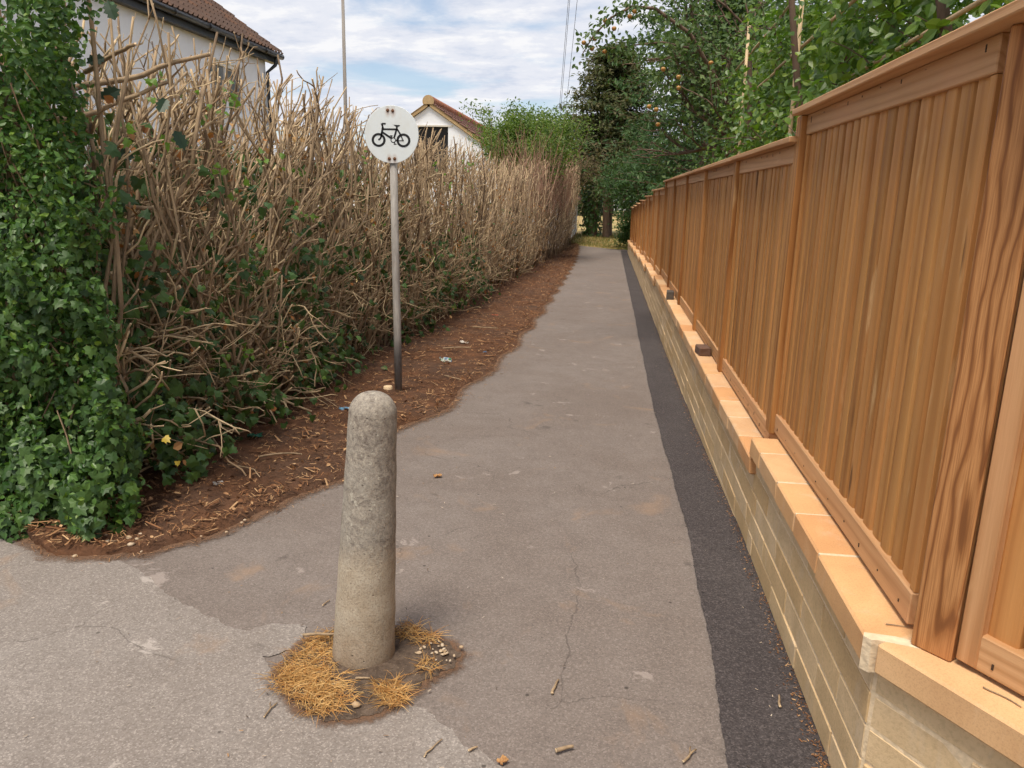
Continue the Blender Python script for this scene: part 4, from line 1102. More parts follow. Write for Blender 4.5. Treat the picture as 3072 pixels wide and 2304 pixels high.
stick(-1.60, 8.0, -.07, .30, .008, R_(10), 'bent grey stick on the soil beyond the sign pole', .3)
stick(-1.36, 6.6, -.06, .22, .006, R_(-30), 'short stick on the soil edge right of the sign pole', .1)
stick(-2.16, 2.865, .026, .11, .0035, R_(14), 'straw coloured stick among the pebbles below the ivy', .05)
stick(0.745, 1.80, .5365, .045, .0016, R_(-6), 'fine dark twig on the corner coping stone', .05)
stick(0.868, 1.535, .5385, .075, .0018, R_(-62), 'crooked brown twig on the coping of the angled wall', .25)
def scrap(name, x, y, z, sx, sy, a, mat, label, cat, crump=.3, tilt=0):
    rg = np.random.default_rng(int(abs(x * 999 + y * 31))); n = 6; m = MB()
    X, Y = np.meshgrid(np.linspace(-.5, .5, n), np.linspace(-.5, .5, n)); Z = rg.uniform(0, crump, (n, n)) * min(sx, sy)
    X = X + rg.normal(0, .05, X.shape); Y = Y + rg.normal(0, .05, X.shape)
    i = np.arange(n - 1)[:, None] * n + np.arange(n - 1)[None]
    top = np.stack([X * sx, Y * sy, Z + .004], -1).reshape(-1, 3)
    m.add(top, np.stack([i, i + 1, i + n + 1, i + n], -1).reshape(-1, 4)); bot = top - (0, 0, .0025)
    m.add(bot, np.stack([i, i + n, i + n + 1, i + 1], -1).reshape(-1, 4))
    o = m.build(name, mat, None, False, (x, y, z)); o.rotation_euler = (R_(tilt), 0, a); return tag(o, label, cat)
MPK = Mat('printed_foil', 0.35, 0.5); _v = MPK.coord('Object'); MPK.color(MPK.ramp(MPK.noise(_v, 26, 3, .6), [(.3, (.05, .22, .12)), (.42, (.55, .55, .5)), (.55, (.12, .30, .50)), (.66, (.62, .34, .05)), (.75, (.6, .55, .12))], 'CONSTANT'))
scrap('crisp_packet', -1.60, 7.40, -.10, .12, .10, .2, MPK.m, 'crumpled green and orange crisp packet on the soil past the sign', 'litter', .5, 22)
scrap('blue_wrapper', -1.915, 5.30, -.03, .075, .05, .3, plain('blue_plastic', (.10, .22, .32), .3), 'crumpled blue plastic wrapper behind the bollard top', 'litter', .5)
scrap('green_wrapper', -2.20, 4.42, 0.02, .09, .05, .5, plain('green_plastic', (.01, .09, .05), .3), 'shiny dark green scrap under the low branches', 'litter', .4)
scrap('foil_scrap', -1.99, 3.56, .03, .05, .04, .5, plain('grey_foil', (.30, .28, .26), .4), 'grey foil scrap on the soil near the ivy', 'litter', .6)
scrap('green_scrap', -2.05, 3.46, .03, .05, .022, -.4, plain('green_foil', (.03, .12, .07), .3), 'small torn green scrap beside the foil', 'litter', .4)
scrap('paper_scrap', -1.62, 8.5, -.11, .10, .05, -.5, plain('white_paper', (.55, .50, .44), .8), 'torn white paper scrap on the soil far past the sign', 'litter', .6)
scrap('bottle_cap', -1.30, 8.05, -.11, .04, .03, .2, plain('blue_cap', (.05, .12, .22), .4), 'little blue scrap near the soil edge', 'litter', .4)
scrap('orange_scrap', -1.62, 10.9, -.14, .09, .03, .1, plain('orange_plastic', (.5, .10, .03), .5), 'little orange plastic strip far along the soil', 'litter', .3)
scrap('fallen_leaf', -0.918, 4.03, -.02, .045, .03, .4, M_DEAD, 'curled brown leaf alone in the middle of the path', 'leaf', .6)
scrap('fallen_leaf', -0.229, 1.812, .008, .028, .022, .9, M_DEAD, 'small orange leaf at the bottom edge of the footway', 'leaf', .4)
# sawn stump by the sign
m = MB(); lathe(m, [(.001, .028), (.034, .028), (.038, .022), (.040, -.03)], 14); o = m.build('sawn_stump', M_CUT, None, True, (-1.80, 6.05, gz(6.05) + .05)); tag(o, 'small sawn stump beside the foot of the sign pole', 'stump')

# ------------------------------------------------------------------ cycle route sign
SX, SY = -1.712, 6.02
sign = thing('cycle_sign', 'round white bicycle sign on a grey weathered pole in the soil', 'sign', (SX, SY, gz(SY)))
MPO = Mat('grey_pole', 0.7, 0.35); _v = MPO.coord('Object', (1, 1, .15)); _n = MPO.noise(_v, 30, 5, .7); _n2 = MPO.noise(MPO.coord('Object', (1, 1, .4)), 8, 4, .6)
_c = MPO.mix(MPO.ramp(_n, [(.35, 0.), (.65, 1.)]), (.26, .235, .21), (.44, .41, .37)); _c = MPO.mix(MPO.math('MULTIPLY', MPO.ramp(_n2, [(.58, 0.), (.68, 1.)]), .6), _c, (.30, .20, .14))
_c = MPO.mix(MPO.ramp(MPO.sepz(MPO.coord('Object')), [(.35, .75), (.62, 0.)]), _c, (.075, .072, .075)); MPO.color(_c).bump(_n, .25, .003)
m = MB(); tube(m, [(0.012, 0, -.2), (0.010, 0, .5), (0.004, 0, 1.2), (0, 0, 2.27)], [.031, .031, .030, .029], 20, 0, 0); m.build('pole', MPO.m, sign, True)
MSG = Mat('sign_plate', .45, .4); _v = MSG.coord('Object'); _n = MSG.noise(MSG.coord('Object', (1, 1, .4)), 12, 5, .65)
_c = MSG.mix(MSG.ramp(_n, [(.5, 0.), (.75, .5)]), (.72, .76, .76), (.66, .66, .60))
for (bx_, bz_) in [(-.027, .176), (.0125, .173), (-.0205, -.179), (.022, -.179)]:
    _d = MSG.N.new('ShaderNodeVectorMath'); _d.operation = 'DISTANCE'; MSG.L.new(MSG.coord('Object', (1, 0, .55)), _d.inputs[0]); _d.inputs[1].default_value = (bx_, 0, bz_ * .55 - .004)
    _w = MSG.math('MULTIPLY', MSG.ramp(_d.outputs['Value'], [(.008, 1.), (.028, 0.)]), MSG.math('ADD', _n, .05))
    _c = MSG.mix(_w, _c, (.36, .17, .06))
MSG.color(_c)
DR = .213; DZ = 2.09            # disc radius, centre height above the foot
m = MB(); A = np.linspace(0, 2 * math.pi, 72, endpoint=False)
ring = lambda r, y: np.stack([r * np.cos(A), np.full(72, y), r * np.sin(A)], -1)
pr = [(.0001, -.0375), (DR - .002, -.0375), (DR, -.0365), (DR, -.0345), (.0001, -.0345)]
v = np.concatenate([ring(r, y) for r, y in pr]); q = []
for a in range(len(pr) - 1): q += [[a * 72 + i, a * 72 + (i + 1) % 72, (a + 1) * 72 + (i + 1) % 72, (a + 1) * 72 + i] for i in range(72)]
m.add(v, q); disc = m.build('disc', MSG.m, sign, False, (0, 0, DZ))
M_INK = plain('black_vinyl', (.012, .012, .013), .5, .4, 0, .2, 40)
M_INKW = plain('worn_vinyl', (.10, .10, .105), .6, .3, 0, .6, 90)
bk = MB()
def sp(px, py): return np.array([(px - 850) / 517 * DR, -.0388, (812 - py) / 560 * DR])
def slab(mb, pts2, mat=0):
    """flat raised polygon on the plate (convex)"""
    P = np.array([sp(*p) for p in pts2]); n = len(P); Bk = P + (0, .0012, 0)
    a = P[1] - P[0]; b = P[2] - P[0]
    if np.cross(a, b)[1] > 0: P = P[::-1]; Bk = Bk[::-1]
    mb.add(np.concatenate([P, Bk]), np.array([[i, n + i, n + (i + 1) % n, (i + 1) % n] for i in range(n)])); mb.F.append((np.array([[i - 2 * n + mb.n for i in range(n)]]), mat))
    mb.F[-2] = (mb.F[-2][0], mat)
def bar(mb, a, b, w, mat=0):
    a = np.array(a, float); b = np.array(b, float); t = (b - a) / np.linalg.norm(b - a); nn = np.array([-t[1], t[0]]) * w / 2
    slab(mb, [a + nn, b + nn, b - nn, a - nn], mat)
def annulus(mb, c, ro, ri, mat=0, n=48):
    an = np.linspace(0, 2 * math.pi, n, endpoint=False)
    o_ = np.array([sp(c[0] + ro * math.cos(t), c[1] + ro * math.sin(t)) for t in an]); i_ = np.array([sp(c[0] + ri * math.cos(t), c[1] + ri * math.sin(t)) for t in an])
    o2, i2 = o_ + (0, .0012, 0), i_ + (0, .0012, 0); v = np.concatenate([o_, i_, o2, i2]); q = []
    for k in range(n):
        j = (k + 1) % n; q += [[k, j, n + j, n + k], [k, 2 * n + k, 2 * n + j, j], [n + k, n + j, 3 * n + j, 3 * n + k]]
    mb.add(v, q, mat)
m = MB(); annulus(m, (600, 920), 134, 90); m.build('front_wheel_mark', M_INK, disc)
m = MB(); annulus(m, (1076, 924), 134, 90); m.build('rear_wheel_mark', M_INK, disc)
m = MB(); annulus(m, (882, 920), 52, 36)
bar(m, (855, 872), (846, 836), 16); bar(m, (818, 836), (872, 838), 18); bar(m, (905, 968), (915, 992), 16); bar(m, (890, 998), (944, 998), 18); m.build('crank_mark', M_INK, disc)
m = MB()
bar(m, (742, 606), (672, 606), 32); bar(m, (664, 600), (680, 650), 34); bar(m, (676, 640), (690, 690), 32); bar(m, (686, 672), (662, 800), 38)
bar(m, (662, 780), (648, 868), 34); bar(m, (652, 856), (628, 900), 30); bar(m, (636, 890), (596, 922), 30)
bar(m, (690, 711), (950, 712), 34); bar(m, (672, 768), (846, 886), 38); bar(m, (952, 700), (902, 868), 34)
bar(m, (956, 660), (950, 712), 34); slab(m, [(888, 626), (1014, 630), (1006, 650), (968, 664), (934, 660)])
bar(m, (958, 704), (1022, 812), 30); bar(m, (930, 926), (985, 930), 24); m.build('frame_mark', M_INK, disc)
m = MB(); bar(m, (1020, 810), (1074, 935), 26); bar(m, (985, 931), (1080, 931), 20); m.build('worn_stay_mark', M_INKW, disc)
MRU = plain('rusty_bolt', (.16, .075, .04), .8, .3, .3, .4, 80)
MST = plain('rust_stain', (.55, .40, .24), .7, .3, 0, .3, 60)
for (px, py) in [(785, 350), (880, 358), (800, 1282), (904, 1282)]:
    c = sp(px, py); m = MB(); an = np.linspace(0, 2 * math.pi, 16, endpoint=False)
    prr = [(.0001, -.006), (.008, -.0055), (.0115, -.003), (.0125, 0)]
    v = np.concatenate([np.stack([r * np.cos(an), np.full(16, y), r * np.sin(an)], -1) for r, y in prr])
    m.add(v, [[a * 16 + i, a * 16 + (i + 1) % 16, (a + 1) * 16 + (i + 1) % 16, (a + 1) * 16 + i] for a in range(3) for i in range(16)])
    b_ = m.build('bolt', MRU, disc, True, tuple(c + (0, .0006, 0)))
# ------------------------------------------------------------------ white house on the left
M_REND = plain('white_render', (.80, .82, .86), .85, .2, 0, .03, 3, .05)
M_BLACK = plain('black_gutter', (.016, .016, .018), .35, .5)
M_TILE = stone('brown_roof_tile', [(.105, .066, .052), (.135, .090, .072), (.12, .082, .066), (.18, .095, .06)], 60, .4, .95, 8)
M_GLASS = plain('window_glass', (.20, .21, .22), .08, .6)  # grey base colour stands in for sky reflected in the glass
M_UPVC = plain('white_frame', (.78, .78, .78), .4, .4, 0, .02)
HX, HYE = -6.98, 16.45
house = thing('white_house', 'white rendered house with brown tiled roof and black gutter behind the hedge', 'house', (HX, HYE, gz(16)))
hz0 = float(gz(16))
ZE = 4.29 - hz0
WX0, WY1, WZ0 = -.28, -.30, 0
m = MB()
# wall with window opening: side wall in strips
wy = [(-2.62, -1.32)]; wz = (3.25, 4.15)
y0_, y1_ = -9.0, -0.32
for (a, b, c, d) in [(y0_, wy[0][0], 0, ZE - .05), (wy[0][1], y1_, 0, ZE - .05), (wy[0][0], wy[0][1], 0, wz[0]), (wy[0][0], wy[0][1], wz[1], ZE - .05)]:
    box(m, (-.56, a, c), (-.30, b, d))
box(m, (-8.3, y1_ - .25, 0), (-.561, y1_, ZE - .05)); box(m, (-8.3, y0_, 0), (-.561, y0_ + .25, ZE - .05))
m.add(np.array([(-8.3, y1_ - .001, ZE - .05), (-.3, y1_ - .001, ZE - .05), (-4.3, y1_ - .001, ZE + 2.7), (-8.3, y1_ - .24, ZE - .05), (-.3, y1_ - .24, ZE - .05), (-4.3, y1_ - .24, ZE + 2.7)]), np.array([[0, 1, 2], [3, 5, 4]]))
m.build('wall', M_REND, house)
m = MB(); cbox(m, (-.40, wy[0][0], wz[0]), (-.34, wy[0][1], wz[0] + .07), .004); cbox(m, (-.40, wy[0][0], wz[1] - .07), (-.34, wy[0][1], wz[1]), .004)
for yy in (wy[0][0], wy[0][0] + .62, wy[0][1] - .07): cbox(m, (-.398, yy, wz[0] + .071), (-.338, yy + .07, wz[1] - .071), .004)
win = m.build('window', M_UPVC, house)
for a, b in ((wy[0][0] + .07, wy[0][0] + .62), (wy[0][0] + .69, wy[0][1] - .07)):
    m = MB(); box(m, (-.385, a, wz[0] + .07), (-.375, b, wz[1] - .07)); m.build('pane', M_GLASS, win)
m = MB(); cbox(m, (-.40, wy[0][0] - .05, wz[0] - .06), (-.22, wy[0][1] + .05, wz[0] - .001), .005); m.build('sill', M_UPVC, win)
m = MB(); box(m, (-.299, y0_, ZE - .14), (-.16, HYE * 0 - .0, ZE - .12)); box(m, (-.158, y0_, ZE - .15), (-.138, 0, ZE + .06)); m.build('fascia', M_BLACK, house)
m = MB(); tube(m, [(-.075, y0_, ZE + .0), (-.075, .02, ZE + .0)], .058, 12, 0, 0)
for yy in np.arange(-8.5, 0, 1.1): tube(m, [(-.075, yy - .03, ZE + .0), (-.075, yy + .03, ZE + .0)], .066, 12, 0, 0)
m.build('gutter', M_BLACK, house, True)
m = MB(); tube(m, [(-.08, -.25, ZE - .05), (-.10, -.27, ZE - .2), (-.24, -.36, ZE - .35), (-.245, -.36, .0)], .036, 10); m.build('downpipe', M_BLACK, house, True)
# roof: real slope with interlocking tiles
TH = R_(35.0); GA, TW = .30, .30
m = MB()
m.add(np.array([(-.10, y0_, ZE + .03), (-.10, .0, ZE + .03), (-4.3, 0, ZE + .03 + 4.2 * math.tan(TH)), (-4.3, y0_, ZE + .03 + 4.2 * math.tan(TH)), (-8.5, 0, ZE + .03), (-8.5, y0_, ZE + .03)]), np.array([[0, 1, 2, 3], [3, 2, 4, 5]]))
roof = m.build('roof', plain('roofing_felt', (.015, .012, .011), .95), house)
def tile_mesh():
    m = MB(); nx = 17; ys_ = np.linspace(0, TW + .004, nx); ph = (ys_ / (TW) * 2 % 1)
    h = np.where(ph < .38, .050 * np.sin(np.clip(ph / .38, 0, 1) * math.pi), 0)
    v = []
    for x, b in ((-.02, .030), (GA + .05, .006)):
        v += [(x, y, hh + b) for y, hh in zip(ys_, h)]
    v += [(-.02, y, b) for y, b in zip(ys_, np.where(h > .004, h + .004, -.004))]
    q = [[i, i + 1, nx + i + 1, nx + i] for i in range(nx - 1)]
    q2 = [[2 * nx + i, 2 * nx + i + 1, i + 1, i] for i in range(nx - 1)]
    m.add(np.array(v), q); m.F.append((np.array(q2), 0))
    return m.mesh('tile', M_TILE)
# hollow-nosed tiles: a dark mouth shows under each roll
tm = tile_mesh(); m_m = plain('tile_shadow_gap', (.02, .014, .012), .9)
ca, sa = math.cos(TH), math.sin(TH); rg_t = np.random.default_rng(3)
def tile_mat(row, col):
    x = -.06 - row * GA * ca; z = ZE + .045 + row * GA * sa; y = -(col + 1) * TW - .02
    return Matrix(((-ca, 0, sa, x), (0, 1, 0, y), (sa, 0, ca, z), (0, 0, 0, 1)))
for row in range(11):
    for col in range(20):
        Mt = tile_mat(row, col); Mt.translation.z += rg_t.normal(0, .003)
        link('tile', tm, roof, mw=Mt)
# mouths
# ------------------------------------------------------------------ bungalow gable
BX0, BY0 = -7.13, 30.0
bz = float(gz(30)); ZR = 4.80 - bz
bung = thing('white_bungalow', 'far white bungalow gable with red ridge tiles above the hedge', 'house', (BX0, BY0, bz))
sl = .66; HW = 5.0
m = MB()
def gwall(x0, x1, z0, z1): box(m, (x0, .12, z0), (x1, .4, z1))
wx0, wx1, wz0, wz1 = -.62, .74, 2.6, 4.08 - bz
ev = ZR - HW * sl
gwall(-HW, wx0, 0, ev); gwall(wx1, HW, 0, ev); gwall(wx0, wx1, 0, wz0)
# gable polygon around the opening
P = [(-HW, ev), (wx0, ev), (wx0, wz1), (wx1, wz1), (wx1, ev), (HW, ev), (0, ZR)]
for poly in ([(-HW, ev), (wx0, ev), (wx0, wz1), (wx0, ZR + wx0 * sl)], [(wx1, wz1), (wx1, ev), (HW, ev), (wx1, ZR - wx1 * sl)], [(wx0, wz1), (wx1, wz1), (wx1, ZR - wx1 * sl), (0, ZR), (wx0, ZR + wx0 * sl)]):
    n = len(poly); v = [(x, .12, z) for x, z in poly] + [(x, .4, z) for x, z in poly]
    m.add(v, [[i, (i + 1) % n, n + (i + 1) % n, n + i] for i in range(n)]); m.F.append((np.array([[i - 2 * n + m.n for i in range(n)]]), 0))
box(m, (-HW, .41, 0), (-HW + .25, 18, ev)); box(m, (HW - .25, .41, 0), (HW, 18, ev))
m.build('wall', M_REND, bung)
m = MB(); box(m, (wx0 - .05, .09, wz1), (wx1 + .18, .119, wz1 + .06)); m.build('lintel', plain('lintel', (.66, .62, .56), .8), bung)
m = MB(); box(m, (wx0, .30, wz0), (wx1, .32, wz1)); wi = m.build('window', plain('dark_opening', (.018, .018, .020), .5), bung)
m = MB(); box(m, (.05, .26, wz0), (.11, .298, wz1)); m.build('mullion', plain('brown_mullion', (.05, .03, .02), .6), wi)
M_VERGE = stone('verge_mortar', [(.42, .29, .15), (.48, .34, .19)], 40, .5, .95, 6)
for sgn in (-1, 1):
    m = MB(); v = []
    for yy in (.02, .34):
        v += [(sgn * .05, yy, ZR - .03 + .02), (sgn * (HW + .3), yy, ZR - .01 - (HW + .25) * sl), (sgn * (HW + .3), yy, ZR + .13 - (HW + .25) * sl), (sgn * .05, yy, ZR + .16)]
    m.add(v, BOXF if sgn > 0 else BOXF[:, ::-1]); m.build('verge', M_VERGE, bung)
brf = MB()
for sgn in (-1, 1):
    v = [(0, .0, ZR + .17), (0, 18, ZR + .17), (sgn * (HW + .35), 18, ZR + .17 - (HW + .35) * sl), (sgn * (HW + .35), 0, ZR + .17 - (HW + .35) * sl)]
    brf.add(v, np.array([[0, 1, 2, 3]] if sgn < 0 else [[3, 2, 1, 0]]))
MBT = stone('bungalow_tile', [(.13, .065, .052), (.16, .085, .066)], 50, .4, .95, 3)
bro = brf.build('roof', MBT, bung)
m = MB(); th = math.atan(sl); rows = 16
for r_ in range(rows):
    d0 = r_ * .36; x0 = d0 * math.cos(th); z0 = ZR + .175 - d0 * math.sin(th); x1 = (d0 + .37) * math.cos(th); z1 = ZR + .175 - (d0 + .37) * math.sin(th)
    for c_ in range(60):
        y = .0 + c_ * .30
        v = [(x0, y, z0 + .01), (x0, y + .3, z0 + .01), (x1, y + .3, z1 + .045), (x1, y, z1 + .045), (x0, y + .06, z0 + .05), (x0, y + .16, z0 + .05), (x1, y + .16, z1 + .095), (x1, y + .06, z1 + .095), (x1, y + .3, z1 + .005), (x1, y, z1 + .005)]
        m.add(np.array(v), np.array([[0, 3, 2, 1], [4, 7, 6, 5], [3, 9, 8, 2], [0, 4, 7, 3], [1, 2, 6, 5], [7, 3, 2, 6]]))
m.build('tile_courses', MBT, bro, kind='stuff')
M_RIDGE = stone('red_ridge_tile', [(.30, .115, .065), (.36, .15, .09), (.33, .14, .095)], 50, .3, .9, 5)
m = MB(); A_ = np.linspace(-.15 * math.pi, 1.15 * math.pi, 13)
v = [(.23 * math.cos(a), y, .23 * math.sin(a)) for y in (0, .455) for a in A_]; m.add(v, [[i, i + 1, 13 + i + 1, 13 + i] for i in range(12)]); m.F.append((np.array([list(range(13))[::-1]]), 0))
rme = m.mesh('ridge_tile', M_RIDGE, True)
for i in range(38):
    o = link('ridge_tile', rme, bro, (0, .0 + i * .46, ZR + .18)); o.scale = (1, 1, 1)
m = MB(); v = [(.225 * math.cos(a), -.012, .225 * math.sin(a)) for a in A_]; m.add(v, [list(range(13))]); v2 = [(x, .01, z) for x, y, z in v]; m.add(v2, [list(range(13))[::-1]])
m.build('ridge_end', M_VERGE, bro, False, (0, 0, ZR + .18))

# ------------------------------------------------------------------ pole and cables
m = MB(); tube(m, [(0, 0, 0), (-.01, 0, 3.5), (.01, 0, 6.6)], [.055, .05, .04], 10, 0, 0)
o = m.build('mast', bark('weathered_timber', (.26, .235, .21), (.36, .33, .30), (.12, .10, .09), (1, 1, .06), False), None, True, (-6.92, 20, gz(20))); tag(o, 'thin grey weathered timber mast rising behind the hedge', 'pole')
M_CAB = plain('cable', (.10, .10, .11), .6)
for (xa, xb, lab) in [(-1.95, -2.79, 'thin overhead cable, leftmost of the three in the sky'), (-1.90, -2.72, 'thin overhead cable, middle of the three, close to the left one'), (-1.63, -2.51, 'thin overhead cable, rightmost of the three in the sky')]:
    t = np.linspace(-.6, 1.25, 14); a = np.array([xa, 30, 8.45]); b = np.array([xb, 30 + 8, 5.17 - .9])
    P = a + (b - a) * t[:, None]
    m = MB(); tube(m, P, .009, 5); tag(m.build('overhead_cable', M_CAB, None, True), lab, 'cable')

# ------------------------------------------------------------------ trees
def limb(mb, p, d, ln, r, depth, rg, out, spread=.6, up=.12, nk=3, wander=.16, ratio=.68, sides=6, droop=0.0):
    P = branch(p, d, ln, wander, 6, rg, 0, up); tube(mb, P, np.linspace(r, r * .62, 6), sides)
    if depth == 0: out.append(P[3]); out.append(P[-1]); return
    if depth == 1: out.append(P[-1])
    for i in range(nk + (1 if depth > 1 else 0)):
        t = rg.uniform(.35, 1.0) if i else 1.0; k = min(int(t * 5), 4); q = P[k] + (P[k + 1] - P[k]) * (t * 5 - k if i else 1)
        dd = unit((P[k + 1] - P[k])[None])[0] + rg.normal(0, spread, 3) - (0, 0, droop)
        limb(mb, q, dd, ln * ratio * rg.uniform(.75, 1.2), r * .58, depth - 1, rg, out, spread, up, nk, wander, ratio, max(3, sides - 1), droop)
def crown_leaves(pts, n, spread, size, tpl, rg, normal=(0, -.35, .9), nsp=.7, droop=.5, aniso=(1, 1, 1), keep=None):
    pts = np.array(pts); k = rg.integers(0, len(pts), n)
    p = pts[k] + rg.normal(0, spread, (n, 3)) * aniso
    if keep is not None: p = p[keep(p)]
    n = len(p)
    return p, leaf_frames(n, normal, nsp, droop, rg), rg.uniform(size[0], size[1], n)

# pleached hornbeam row with canes just behind the fence
M_HORN = leaf_mat('hornbeam_leaf', [(.040, .092, .015), (.076, .145, .020), (.13, .215, .027), (.058, .118, .018), (.19, .265, .030)], .42, .35, .45)
M_CANE = plain('bamboo_cane', (.52, .38, .22), .6, .3, 0, .2, 8)
rgt = np.random.default_rng(31)
horn_labels = ['leafy pleached hornbeam nearest the fence corner, at the top right', 'middle pleached hornbeam tied to pale canes above the fence', 'farthest pleached hornbeam above the fence, before the apple tree']
for hi, (ya, yb) in enumerate([(2.2, 4.3), (4.3, 6.4), (6.4, 8.6)]):
    yc = (ya + yb) / 2; root = thing('pleached_hornbeam', horn_labels[hi], 'tree', (1.42, yc, gz(yc)), 0, 'pleached trees behind the fence'); RO = np.array([1.42, yc, float(gz(yc))])
    m = MB(); tube(m, branch((0, 0, 0), (0, 0, 1), 2.9, .05, 8, rgt), np.linspace(.04, .02, 8), 8); pts = []
    for z in np.arange(1.75, 3.15, .2):
        for sg in (-1, 1):
            P = branch((0, 0, z), (rgt.normal(0, .1), sg, rgt.normal(.05, .06)), (yb - ya) * .55, .12, 7, rgt); tube(m, P, np.linspace(.012, .004, 7), 4)
            for q in P[1:]:
                for _ in range(3): pts.append(q + rgt.normal(0, .07, 3)); 
                Q = branch(q, (rgt.normal(-.5, .6), rgt.normal(0, .6), rgt.normal(.2, .4)), .3, .2, 4, rgt); tube(m, Q, np.linspace(.005, .002, 4), 3); pts += [Q[2], Q[3]]
    m.build('trunk', M_BARK, root, True)
    m = MB(); p, f, s_ = crown_leaves(pts, [6500, 6500, 5000][hi], .10, (.038, .072), LEAF4, rgt, (-.5, -.4, .55), .6, .6, (1.0, 1, 1.2), lambda q: q[:, 0] > -.50)
    leaves(m, LEAF4, p, f, s_, 0, 1.25); m.build('crown', M_HORN, root)
    for yy in ((-.8,) if hi == 0 else (0.2,)):
        m = MB(); tube(m, [(-.26, yy, 1.2), (-.27, yy + .04, 3.3)], .014, 8, 0, 0); m.build('upright_cane', M_CANE, root, True)
    for z in (2.2, 2.62, 3.0):
        m = MB(); tube(m, [(-.245 + .01, -(yb - ya) * .52, z + .03), (-.24, (yb - ya) * .52, z - .02)], .010, 7, 0, 0); m.build('cross_cane', M_CANE, root, True)

# apple tree
M_APL = leaf_mat('apple_leaf', [(.045, .085, .022), (.070, .12, .034), (.11, .165, .05), (.055, .10, .030), (.15, .20, .07)], .5, .3, .35)
rga = np.random.default_rng(41)
apl = thing('apple_tree', 'apple tree with red and green apples leaning over the fence', 'tree', (2.35, 10.4, gz(10.4))); AO = np.array([2.35, 10.4, float(gz(10.4))])
m = MB(); pts = []
tr_ = branch((0, 0, 0), (-.1, 0, 1), 1.9, .06, 6, rga); tube(m, tr_, np.linspace(.09, .065, 6), 9)
for d, ln in [((-.75, -.35, .95), 1.15), ((-.4, -.7, .9), 1.2), ((.5, -.5, .9), 1.2), ((.1, .6, 1), 1.2), ((-.7, .5, .8), 1.2), ((.9, .3, .7), 1.2), ((-.1, -.2, 1.2), 1.4), ((-.5, -.1, .6), 1.0)]:
    limb(m, tr_[-1] - (0, 0, rga.uniform(0, .3)), d, ln, .042, 3, rga, pts, .55, .05, 3, .14, .70)
# the long bough over the path
bough = np.array([(1.55, 9.9, 2.2), (1.15, 9.6, 2.85), (.75, 9.35, 3.35), (.35, 9.15, 3.56), (.10, 9.05, 3.56), (-.12, 9.0, 3.44), (-.30, 9.0, 3.26), (-.42, 9.0, 3.06)])
tube(m, bough - AO, np.linspace(.028, .006, 8), 6)
bough2 = np.array([(.75, 9.35, 3.2), (.45, 9.15, 3.22), (.2, 9.05, 3.18), (.0, 9.0, 3.14), (-.17, 9.0, 3.13)]); tube(m, bough2 - AO, np.linspace(.014, .004, 5), 5)
m.build('trunk', M_BARK, apl, True)
bp = []
for B_ in (bough, bough2):
    for i in range(1, len(B_)):
        for t in np.linspace(0, 1, 5): bp.append(B_[i - 1] + (B_[i] - B_[i - 1]) * t - AO)
m = MB(); p, f, s_ = crown_leaves(pts, 11000, .16, (.05, .09), LEAF2, rga, (-.2, -.5, .7), .7, .7, (1, 1, 1), lambda q: q[:, 0] > -2.35 + .30 + .25 * np.sin(q[:, 2] * 3)); leaves(m, LEAF2, p, f, s_, 0, 1.15)
p, f, s_ = crown_leaves(bp, 640, .065, (.05, .08), LEAF4, rga, (-.2, -.6, .6), .7, .9); leaves(m, LEAF4, p, f, s_, 0, 1.1); m.build('crown', M_APL, apl)
MA = Mat('apple_skin', .35, .5); _v = MA.coord('Object', (1, 1, 1), None, True); MA.color(MA.mix(MA.ramp(MA.noise(_v, 18, 3), [(.46, 0.), (.54, 1.)]), (.26, .30, .05), (.50, .085, .035)))
m = MB(); lathe(m, [(.0005, -.78), (.35, -.86), (.75, -.62), (1, .05), (.92, .5), (.55, .82), (.2, .78), (.0005, .6)], 14); ame = m.mesh('apple', MA.m, True)
AP = [[-0.18, 9.0, 3.41], [0.08, 9.0, 3.45], [0.13, 9.0, 3.5], [-0.08, 9.0, 3.33], [-0.28, 9.0, 3.23], [-0.4, 9.0, 3.19], [-0.31, 9.0, 3.13], [-0.17, 9.0, 3.1], [0.47, 9.0, 2.92], [0.64, 9.0, 2.84], [0.65, 9.0, 2.73], [0.02, 9.0, 2.58], [0.1, 9.0, 2.55], [0.45, 9.0, 2.35], [.95, 8.8, 2.95], [1.35, 8.6, 2.75]]
for a in AP:
    a = np.array(a)
    if a[0] < .3 and a[2] < 2.7: a = np.array([a[0] * 1.0 + .32, 8.95, a[2] - .05])
    o = link('apple', ame, apl, tuple(a - AO)); o.scale = (.027, .027, .026)

